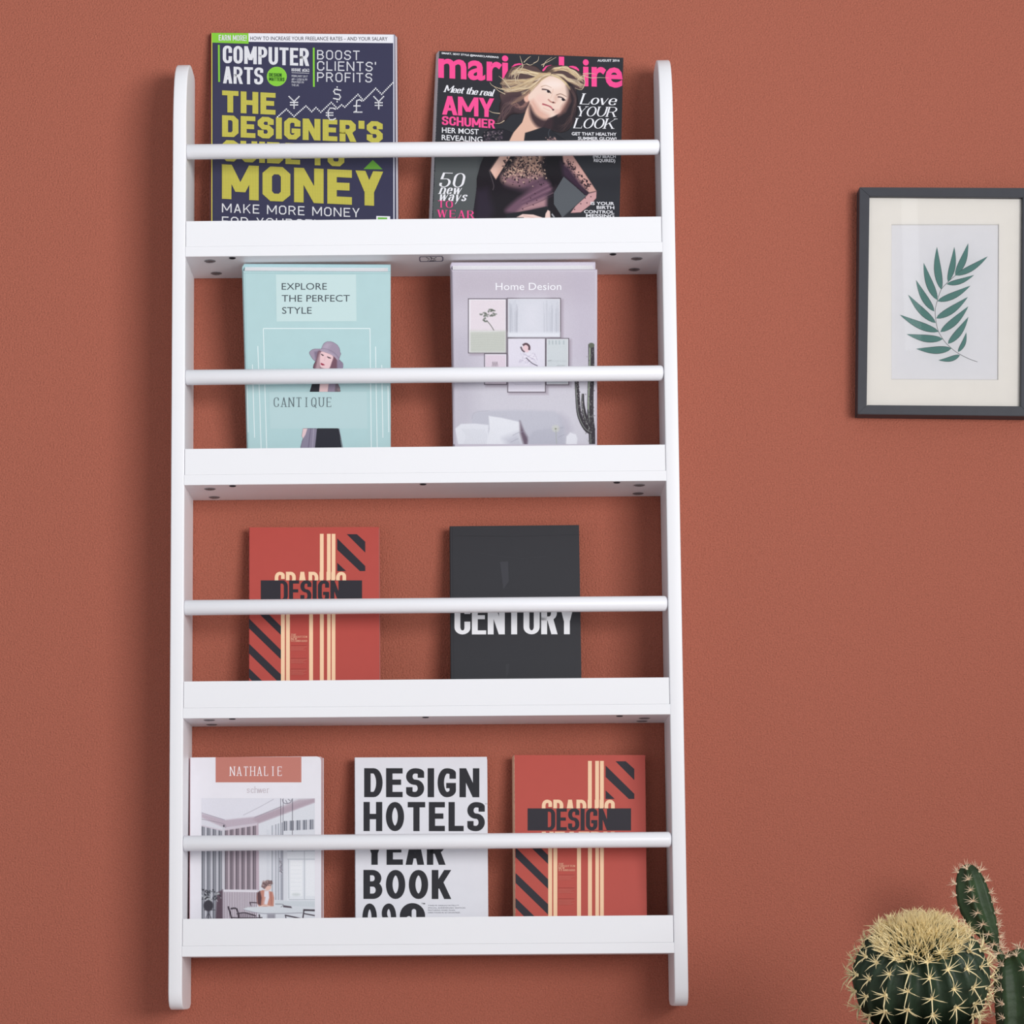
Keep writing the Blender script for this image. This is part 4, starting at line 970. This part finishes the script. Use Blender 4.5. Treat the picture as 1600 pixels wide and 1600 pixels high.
cv.poly([(560, 1440), (620, 1420), (800, 1412), (1000, 1410), (1250, 1420), (1455, 1440), (1455, 1480), (1200, 1500), (800, 1495), (600, 1470)], (214, 218, 224), soft=1.5); cv.line([(565, 1450), (760, 1495), (1000, 1500), (1300, 1490)], 8, (150, 148, 160))
cv.poly([(1060, 1395), (1160, 1410), (1170, 1432), (1060, 1420)], (88, 78, 88)); cv.line([(960, 1380), (1060, 1385), (1030, 1420)], 5, (96, 92, 102))
DKC = (66, 56, 66)
for q, w in (([(370, 1410), (400, 1500), (420, 1600)], 20), ([(400, 1440), (480, 1445), (510, 1600)], 20), ([(480, 1505), (580, 1490), (720, 1530)], 14), ([(420, 1550), (560, 1555), (800, 1550)], 12), ([(1310, 1455), (1455, 1460)], 22), ([(1320, 1455), (1300, 1600)], 16), ([(1080, 1520), (1200, 1545), (1310, 1570)], 16), ([(1320, 1500), (1455, 1525)], 14), ([(760, 1510), (770, 1600)], 18), ([(1090, 1530), (1100, 1600)], 12), ([(1310, 1560), (1455, 1570)], 9)):
    cv.line(q, w, DKC)
for k in range(9): cv.line([(520 + k * 22, 1500), (525 + k * 22, 1560)], 6, DKC, al=.8, sm=False)
cv.rect(860, 1505, 960, 1600, (130, 126, 138), soft=3, al=.7)
cv.build('cover_photograph', pl, 1.2e-4, M_ink, fc, noise=2)

r8, fc, pl = book('white_lettered_book', 'white book filled with heavy black capitals, centre of the lowest tier', 'book', 0,
                  (554, 1183.6), (760.8, 1182.6), (554.9, 1436), (762.6, 1434.5), -.052, -.0205, .015, (226, 226, 233), spinec=(214, 214, 222), flare=(.0, .0004, 0), rnd=.0, rough=.5)
b = Ink(pl)
KB = (42, 42, 48)
HB = dict(w=.64, sx=.225, sy=.185, R=.46, seg=8, gap=.12, space=.3)
b.text(stroke_text('DESIGN', **HB), 569, 1245.6, 180, 45.4, KB, .001)
b.text(stroke_text('HOTELS', **{**HB, 'gap': .13}), 568, 1298.6, 189.5, 45.6, KB, .001)
b.text(stroke_text('YEAR', **{**HB, 'gap': .1}), 571, 1351.2, 125, 45.5, KB, .001)
b.text(stroke_text('BOOK', **HB), 567.8, 1404.6, 137, 45.4, KB, .001)
b.text(stroke_text('09', **{**HB, 'w': .54, 'sx': .19, 'gap': .17}), 566.2, 1457, 53, 45.3, KB, 0)
arc = [(644.5 + 19.8 * math.cos(a), 1431 - 20 * math.sin(a)) for a in np.linspace(-.6, PI + .6, 26)]
b.poly(arc, KB)
b.poly([(643.2, 1438), (643.3, 1424)] + [(646.8 + 3.4 * math.cos(a), 1423.5 - 3.2 * math.sin(a)) for a in np.linspace(PI, 0, 9)] + [(650.4, 1438)], (226, 226, 233))
b.ell(638.8, 1436, 4.2, 4.6, (226, 226, 233))
b.text(font_text('TM', .01), 658.3, 1413, 5.8, 2.4, KB); b.text(font_text('TM', .0), 757.6, 1257, 4, 1.8, (110, 110, 118))
for s_, y_, w_ in (('TWELVE DESIGN HOTELS™', 1415.8, 48), ('SPECIAL ANNIVERSARY EDITION', 1419.5, 58), ('FEATURING MORE THAN', 1423.2, 42), ('DIRECTIONS IN 40 COUNTRIES', 1426.9, 50)):
    b.text(font_text(s_, 0), 668.7, y_, w_, 2.0, (104, 104, 114))
b.build('cover_lettering', M_ink, fc)

r9, fc, pl = book('red_graphic_book', 'red book with cream stripes and DESIGN band, rightmost on the lowest tier', 'book', 0,
                  (803, 1179.8), (1008, 1179.8), (804.5, 1433), (1010.7, 1431.7), -.052, -.0225, .017, (186, 80, 70), group='red graphic design books', spinec=(240, 204, 174), flare=(.0022, 0, 0), pagec=(216, 190, 180))
red_art(fc, pl, lambda x, y: (824.4 + (x - 407.5) * 1.0215, 1263.1 + (y - 906.8) * 1.02), True)

# ------------------------------------------------------------------ framed leaf print
YF = -.024
fr = empty('picture_frame', hity(1476, 647, -.012), 'slim charcoal picture frame with a green palm frond print, right on the wall', 'picture frame')
FO = fr.location.copy()
M_frame = mat('charcoal_frame', (57, 58, 65), .5, .3, vary=(90, .05))
M_mat = mat('ivory_mat_board', (226, 222, 217), .8, .1, vary=(40, .01))
M_paper = mat('print_paper', (218, 217, 221), .8, .1, vary=(60, .01))
OUT = [(1343, 292.5), (1614.5, 293.6), (1610.5, 650.2), (1340, 647)]
INN = [(1358.7, 306.6), (1598, 308.7), (1595, 634.6), (1354.2, 632.8)]
h4 = lambda Q, y: [hity(a, c, y) for a, c in Q]
of, inf = h4(OUT, YF), h4(INN, YF)
sh = lambda Q, y: [Vector((p.x, y, p.z)) for p in Q]
for i in range(4):
    j = (i + 1) % 4
    A = [of[i], of[j], inf[j], inf[i]]
    B = sh(A, -.0008)
    bm = bmesh.new(); vs = [bm.verts.new(v) for v in A + B]
    for f in ((0, 3, 2, 1), (4, 5, 6, 7), (0, 1, 5, 4), (1, 2, 6, 5), (2, 3, 7, 6), (3, 0, 4, 7)): bm.faces.new([vs[k] for k in f])
    bmesh.ops.recalc_face_normals(bm, faces=bm.faces)
    bmesh.ops.bevel(bm, geom=bm.edges[:], offset=.0005, segments=2, affect='EDGES')
    bm_obj('frame_rail', bm, M_frame, fr, origin=FO)
WIN = h4([(1392.5, 349.8), (1561, 349.8), (1559.8, 593.8), (1392.5, 593)], -.017)
mo = sh(h4([(1352, 300), (1603, 302), (1600, 640), (1348, 638)], -.017), -.017)
wi = [p + (sum(WIN, Vector()) / 4 - p).normalized() * .0012 for p in sh(WIN, -.0155)]
V = mo + WIN + wi
F = []
for i in range(4):
    j = (i + 1) % 4; F += [(i, 4 + i, 4 + j, j), (4 + i, 8 + i, 8 + j, 4 + j)]
obj('mat_board', V, F, M_mat, fr, origin=FO)
lp = obj('art_paper', *hexa(sh(mo, -.0150), sh(mo, -.0140)), M_paper, fr, origin=FO)
pl = Plane((0, -.0150, 0), (0, -1, 0), FO)
b = Ink(pl)
fF = uv(1310, 260, 3.903)
GLF, OUTL = (72, 118, 112), (38, 56, 56)
LEAVES = [((713, 665), (792, 468), 22), ((668, 705), (707, 490), 20), ((715, 665), (912, 548), 20), ((660, 718), (828, 662), 17), ((628, 752), (601, 490), 24), ((603, 815), (520, 588), 24),
          ((585, 885), (473, 692), 22), ((604, 822), (806, 727), 22), ((596, 927), (790, 796), 24), ((594, 955), (425, 782), 22), ((612, 1008), (375, 905), 24), ((622, 1010), (793, 853), 24),
          ((637, 1053), (416, 1023), 24), ((668, 1082), (793, 918), 22), ((690, 1110), (474, 1112), 24), ((730, 1132), (780, 1012), 14), ((742, 1150), (610, 1182), 16)]
stem = [(718, 662), (690, 685), (655, 718), (625, 755), (603, 820), (590, 880), (596, 950), (612, 1010), (650, 1070), (700, 1118), (745, 1148), (800, 1175), (848, 1192)]
b.line([fF(*p) for p in cat_rom(stem, 5, closed=False)], .75, (70, 72, 76))
for bs, tp, w in LEAVES:
    B_, T_ = np.array(bs, float), np.array(tp, float); d = T_ - B_; L = np.linalg.norm(d); d /= L; nrm = np.array((-d[1], d[0]))
    side = 1 if nrm[1] > 0 else -1
    bend = 10 * side
    def edge(k, grow):
        return [B_ + d * L * t + nrm * (bend * math.sin(PI * t) + k * (w + grow) * (math.sin(PI * t ** .8) ** .85) * (1 - .25 * t)) for t in np.linspace(0.0, 1, 13)]
    for grow, c in ((1.6, OUTL), (-1.4, GLF)):
        a1, a2 = edge(1, grow), edge(-1, grow)
        b.polys([[fF(*a1[i]), fF(*a2[i]), fF(*a2[i + 1]), fF(*a1[i + 1])] for i in range(12)], c)
b.build('leaf_print', M_ink, lp)
M_glass = bpy.data.materials.new('picture_glass'); M_glass.use_nodes = True
nt = M_glass.node_tree; nt.nodes.clear()
o_ = nt.nodes.new('ShaderNodeOutputMaterial'); tr = nt.nodes.new('ShaderNodeBsdfTransparent'); gl = nt.nodes.new('ShaderNodeBsdfGlossy'); gl.inputs['Roughness'].default_value = .02
fz = nt.nodes.new('ShaderNodeFresnel'); fz.inputs['IOR'].default_value = 1.5; mx = nt.nodes.new('ShaderNodeMixShader')
nt.links.new(fz.outputs[0], mx.inputs[0]); nt.links.new(tr.outputs[0], mx.inputs[1]); nt.links.new(gl.outputs[0], mx.inputs[2]); nt.links.new(mx.outputs[0], o_.inputs[0])
obj('glass_pane', [p for p in sh(mo, -.0195)], [(0, 3, 2, 1)], M_glass, fr, origin=FO)

# ------------------------------------------------------------------ cacti
M_cact = mat('cactus_skin', (46, 62, 46), .5, .32, vary=(35, .3), bump=[(160, .0006)])
M_cact2 = mat('column_cactus_skin', (50, 70, 42), .5, .32, vary=(40, .25), bump=[(160, .0005)])
M_spine = mat('straw_spines', (250, 232, 182), .55, .3, vary=(200, .12))
M_spine2 = mat('pale_spines', (246, 220, 190), .55, .3, vary=(200, .1))
M_terra = mat('terracotta_pot', (196, 98, 56), .8, .2, vary=(30, .1), bump=[(120, .0004)])
M_grey = mat('grey_stone_pot', (120, 118, 116), .8, .2, vary=(30, .1))
M_soil = mat('soil', (70, 54, 44), .95, .05, vary=(90, .4), bump=[(150, .003)])

def cone(V, F, base, tip, r, curve=None, n=4):
    base, tip = Vector(base), Vector(tip); d = (tip - base).normalized()
    a = d.orthogonal().normalized(); c = d.cross(a); m = (base + tip) / 2 + (curve or Vector())
    i0 = len(V)
    for p, rr_ in ((base, r), (m, r * .7)):
        for k in range(n):
            t = 2 * PI * k / n; V.append(tuple(p + (a * math.cos(t) + c * math.sin(t)) * rr_))
    V.append(tuple(tip))
    for k in range(n):
        j = (k + 1) % n; F.append((i0 + k, i0 + j, i0 + n + j, i0 + n + k)); F.append((i0 + n + k, i0 + n + j, i0 + 2 * n))
def cluster_mesh(name, m, L, nrad, r, central, seed):
    R = random.Random(seed); V, F = [], []
    for k in range(nrad):
        a = PI / 2 + (k - (nrad - 1) / 2) * (4.6 / nrad) + R.uniform(-.2, .2)
        l = L * R.uniform(.65, 1.05); e = R.uniform(.3, .95)
        cone(V, F, (0, 0, 0), (l * math.cos(a) * math.cos(e), l * math.sin(a) * math.cos(e), l * math.sin(e)), r, Vector((0, 0, l * .08)))
    if central:
        for q in range(central):
            a = -PI / 2 + R.uniform(-.45, .45) + (q - (central - 1) / 2) * .5; l = L * R.uniform(1.2, 1.6); e = R.uniform(.3, .6)
            cone(V, F, (0, 0, 0), (l * math.cos(a) * math.cos(e), l * math.sin(a) * math.cos(e), l * math.sin(e)), r * 1.35, Vector((0, 0, l * .1)))
    # woolly areole
    cone(V, F, (0, 0, -.001), (0, 0, .0022), r * 3.4, n=6)
    me = bpy.data.meshes.new(name); me.from_pydata(V, [], F); me.update(); me.materials.append(m); return me
def place(me, name, p, nrm, up, parent, s=1.0):
    n = Vector(nrm).normalized(); u = Vector(up); u = (u - n * u.dot(n)).normalized(); x = u.cross(n)
    o = bpy.data.objects.new(name, me); COL.objects.link(o); o.parent = parent
    M = Matrix((x, u, n)).transposed().to_4x4(); M.translation = Vector(p)
    o.matrix_local = M @ Matrix.Scale(s, 4)
    return o
def lathe(prof, cx, cy, m, name, parent, origin, n=48):
    V, F = [], []
    for r, z in prof:
        for k in range(n): V.append((cx + r * math.cos(2 * PI * k / n), cy + r * math.sin(2 * PI * k / n), z))
    for i in range(len(prof) - 1):
        for k in range(n):
            j = (k + 1) % n; F.append((i * n + k, i * n + j, (i + 1) * n + j, (i + 1) * n + k))
    return obj(name, V, F, m, parent, smooth=True, origin=origin)

# barrel cactus
BC = hity(1439, 1527, -.45); RB = 102 / 1392.0
prim = hity(1439, 1600.5, -.45).z
root = empty('barrel_cactus', (BC.x, BC.y, 0), 'round ribbed barrel cactus crowned with dense straw-yellow spines, lower right corner', 'cactus')
RO = Vector(root.location)
lathe([(.0001, .0003), (.058, .0003), (.062, .004), (.072, prim - .030), (.078, prim - .028), (.081, prim - .004), (.080, prim), (.075, prim), (.073, prim - .008), (.070, prim - .012)], BC.x, BC.y, M_terra, 'pot', root, RO)
lathe([(.0001, prim - .010), (.0725, prim - .012)], BC.x, BC.y, M_soil, 'soil', root, RO, 32)
AX = Vector((-.10, -.50, .86)).normalized(); A1 = AX.cross(Vector((1, 0, 0))).normalized(); A2 = AX.cross(A1).normalized()
NR = 18
def bpt(phi, th, ridge=None):
    k = abs(math.sin(NR * phi / 2)) if ridge is None else ridge
    depth = .17 * min(1, math.sin(th) * 1.6 + .05)
    r = RB * (1 - depth * (k ** .75)) * (1 + .03 * math.sin(th) ** 2) * (1 - .15 * max(0, math.cos(th)) ** 3)
    return BC + (A1 * math.cos(phi) + A2 * math.sin(phi)) * (r * math.sin(th)) + AX * (r * .98 * math.cos(th))
V, F = [], []; NP, NT = NR * 8, 40
for i in range(NT + 1):
    th = .02 + (PI - .04) * i / NT
    for k in range(NP): V.append(bpt(2 * PI * k / NP, th))
for i in range(NT):
    for k in range(NP):
        j = (k + 1) % NP; F.append((i * NP + k, (i + 1) * NP + k, (i + 1) * NP + j, i * NP + j))
F.append(tuple(range(NP))); F.append(tuple(range(NT * NP, (NT + 1) * NP))[::-1])
body = obj('ribbed_stem', V, F, M_cact, root, smooth=True, origin=RO)
CM = [cluster_mesh('spine_cluster', M_spine, .0162, 8, .00062, 1, s) for s in range(5)]
R5 = random.Random(5)
for k in range(NR):
    phi = 2 * PI * k / NR
    for q in range(7):
        th = .66 + q * .285 + (k % 2) * .1 + R5.uniform(-.05, .05)
        p = bpt(phi, th, 0); 
        if p.z < prim + .004: continue
        t2 = bpt(phi, th - .05, 0); n = (p - BC).normalized()
        place(R5.choice(CM), 'spine_cluster', p - RO, n, t2 - p, body, R5.uniform(.85, 1.2))
V, F = [], []
for _ in range(1400):
    th = R5.random() ** .6 * .80; phi = R5.uniform(0, 2 * PI); p = bpt(phi, th, .3)
    n = (p - BC).normalized(); d = (n + (p - BC - AX * RB * .75) * (.5 / RB) + Vector((R5.uniform(-.6, .6), R5.uniform(-.5, .5), R5.uniform(-.2, .5)))).normalized()
    l = R5.uniform(.010, .018); cone(V, F, p - n * .001, p + d * l, .00072, n * .0008, 3)
o = obj('crown_spines', V, F, M_spine, body, origin=RO); o['kind'] = 'stuff'

# column cactus
YC = -.15
cb = hity(1597, 1600, YC)
root = empty('column_cactus', (cb.x, YC, 0), 'slender ribbed column cactus with an upright offshoot, behind the barrel cactus', 'cactus')
RO = Vector(root.location)
pz = hity(1597, 1640, YC).z
lathe([(.0001, .0003), (.040, .0003), (.043, .003), (.052, pz - .012), (.052, pz), (.048, pz), (.047, pz - .008)], cb.x, YC, M_grey, 'pot', root, RO)
lathe([(.0001, pz - .008), (.0478, pz - .009)], cb.x, YC, M_soil, 'soil', root, RO, 32)
CS = [cluster_mesh('spine_cluster', M_spine2, .0122, 10, .00046, 0, s) for s in (11, 12, 13)]
def column(name, pts, nr, step, twist=0.0, rk=.30):
    """pts = (centre, radius); ribbed stem lofted along them with spine clusters down each rib"""
    C = [np.array(p) for p, r in pts]; RR = [np.array((r,)) for p, r in pts]
    cc = cat_rom(C, 8, closed=False); rc = cat_rom(RR, 8, closed=False)
    V, F = [], []; n = nr * 8; fr_ = []
    for i, (p, r) in enumerate(zip(cc, rc)):
        T = Vector(cc[min(i + 1, len(cc) - 1)] - cc[max(i - 1, 0)]).normalized()
        X = Vector((1, 0, 0)); X = (X - T * X.dot(T)).normalized(); Y = T.cross(X)
        fr_.append((Vector(p), T, X, Y, max(float(r[0]), .0004)))
        for k in range(n):
            a = 2 * PI * k / n + twist; s = abs(math.sin(nr * (a - twist) / 2)); rr_ = fr_[-1][4] * (1 - rk * s ** .8) * (1 + .012 * math.sin(i * 1.9))
            V.append(Vector(p) + X * (rr_ * math.cos(a)) + Y * (rr_ * math.sin(a)))
    for i in range(len(cc) - 1):
        for k in range(n):
            j = (k + 1) % n; F.append((i * n + k, i * n + j, (i + 1) * n + j, (i + 1) * n + k))
    F.append(tuple(range(n))[::-1]); F.append(tuple(range((len(cc) - 1) * n, len(cc) * n)))
    o = obj(name, V, F, M_cact2, root, smooth=True, origin=RO)
    for k in range(nr):
        a = 2 * PI * k / nr + twist; acc = R5.uniform(0, step)
        for i in range(1, len(fr_)):
            acc += (fr_[i][0] - fr_[i - 1][0]).length
            if acc > step:
                acc = 0; p, T, X, Y, r = fr_[i]; nn = X * math.cos(a) + Y * math.sin(a)
                dr = (fr_[min(i + 1, len(fr_) - 1)][4] - fr_[i - 1][4]) / max(1e-5, (fr_[min(i + 1, len(fr_) - 1)][0] - fr_[i - 1][0]).length)
                place(R5.choice(CS), 'spine_cluster', p + nn * r - RO, (nn - T * max(-3, dr)).normalized(), T + nn * .01, o, R5.uniform(.85, 1.15))
    return o
fz_ = uv(1300, 1320, 5.333)
def cp_(u, v, ru, y): p = hity(*fz_(u, v), y); return (tuple(p), ru / 5.333 / 1262)
low = [((cb.x, YC, pz - .012), .024)] + [cp_(1585, 1500, 215, YC), cp_(1580, 1300, 225, YC), cp_(1560, 1130, 215, YC), cp_(1530, 1000, 175, YC), cp_(1500, 930, 120, YC), cp_(1480, 900, 60, YC), cp_(1475, 890, 8, YC)]
column('ribbed_stem', low, 6, .0165, .62, .40)
up = [cp_(1420, 960, 40, YC - .012), cp_(1368, 860, 34, YC - .012), cp_(1330, 780, 70, YC - .012), cp_(1265, 650, 118, YC - .012), cp_(1200, 500, 145, YC - .012), cp_(1165, 360, 136, YC - .012), cp_(1140, 250, 105, YC - .012), cp_(1126, 185, 60, YC - .012), cp_(1120, 160, 8, YC - .012)]
column('offshoot', up, 5, .0125, -1.86, .46)
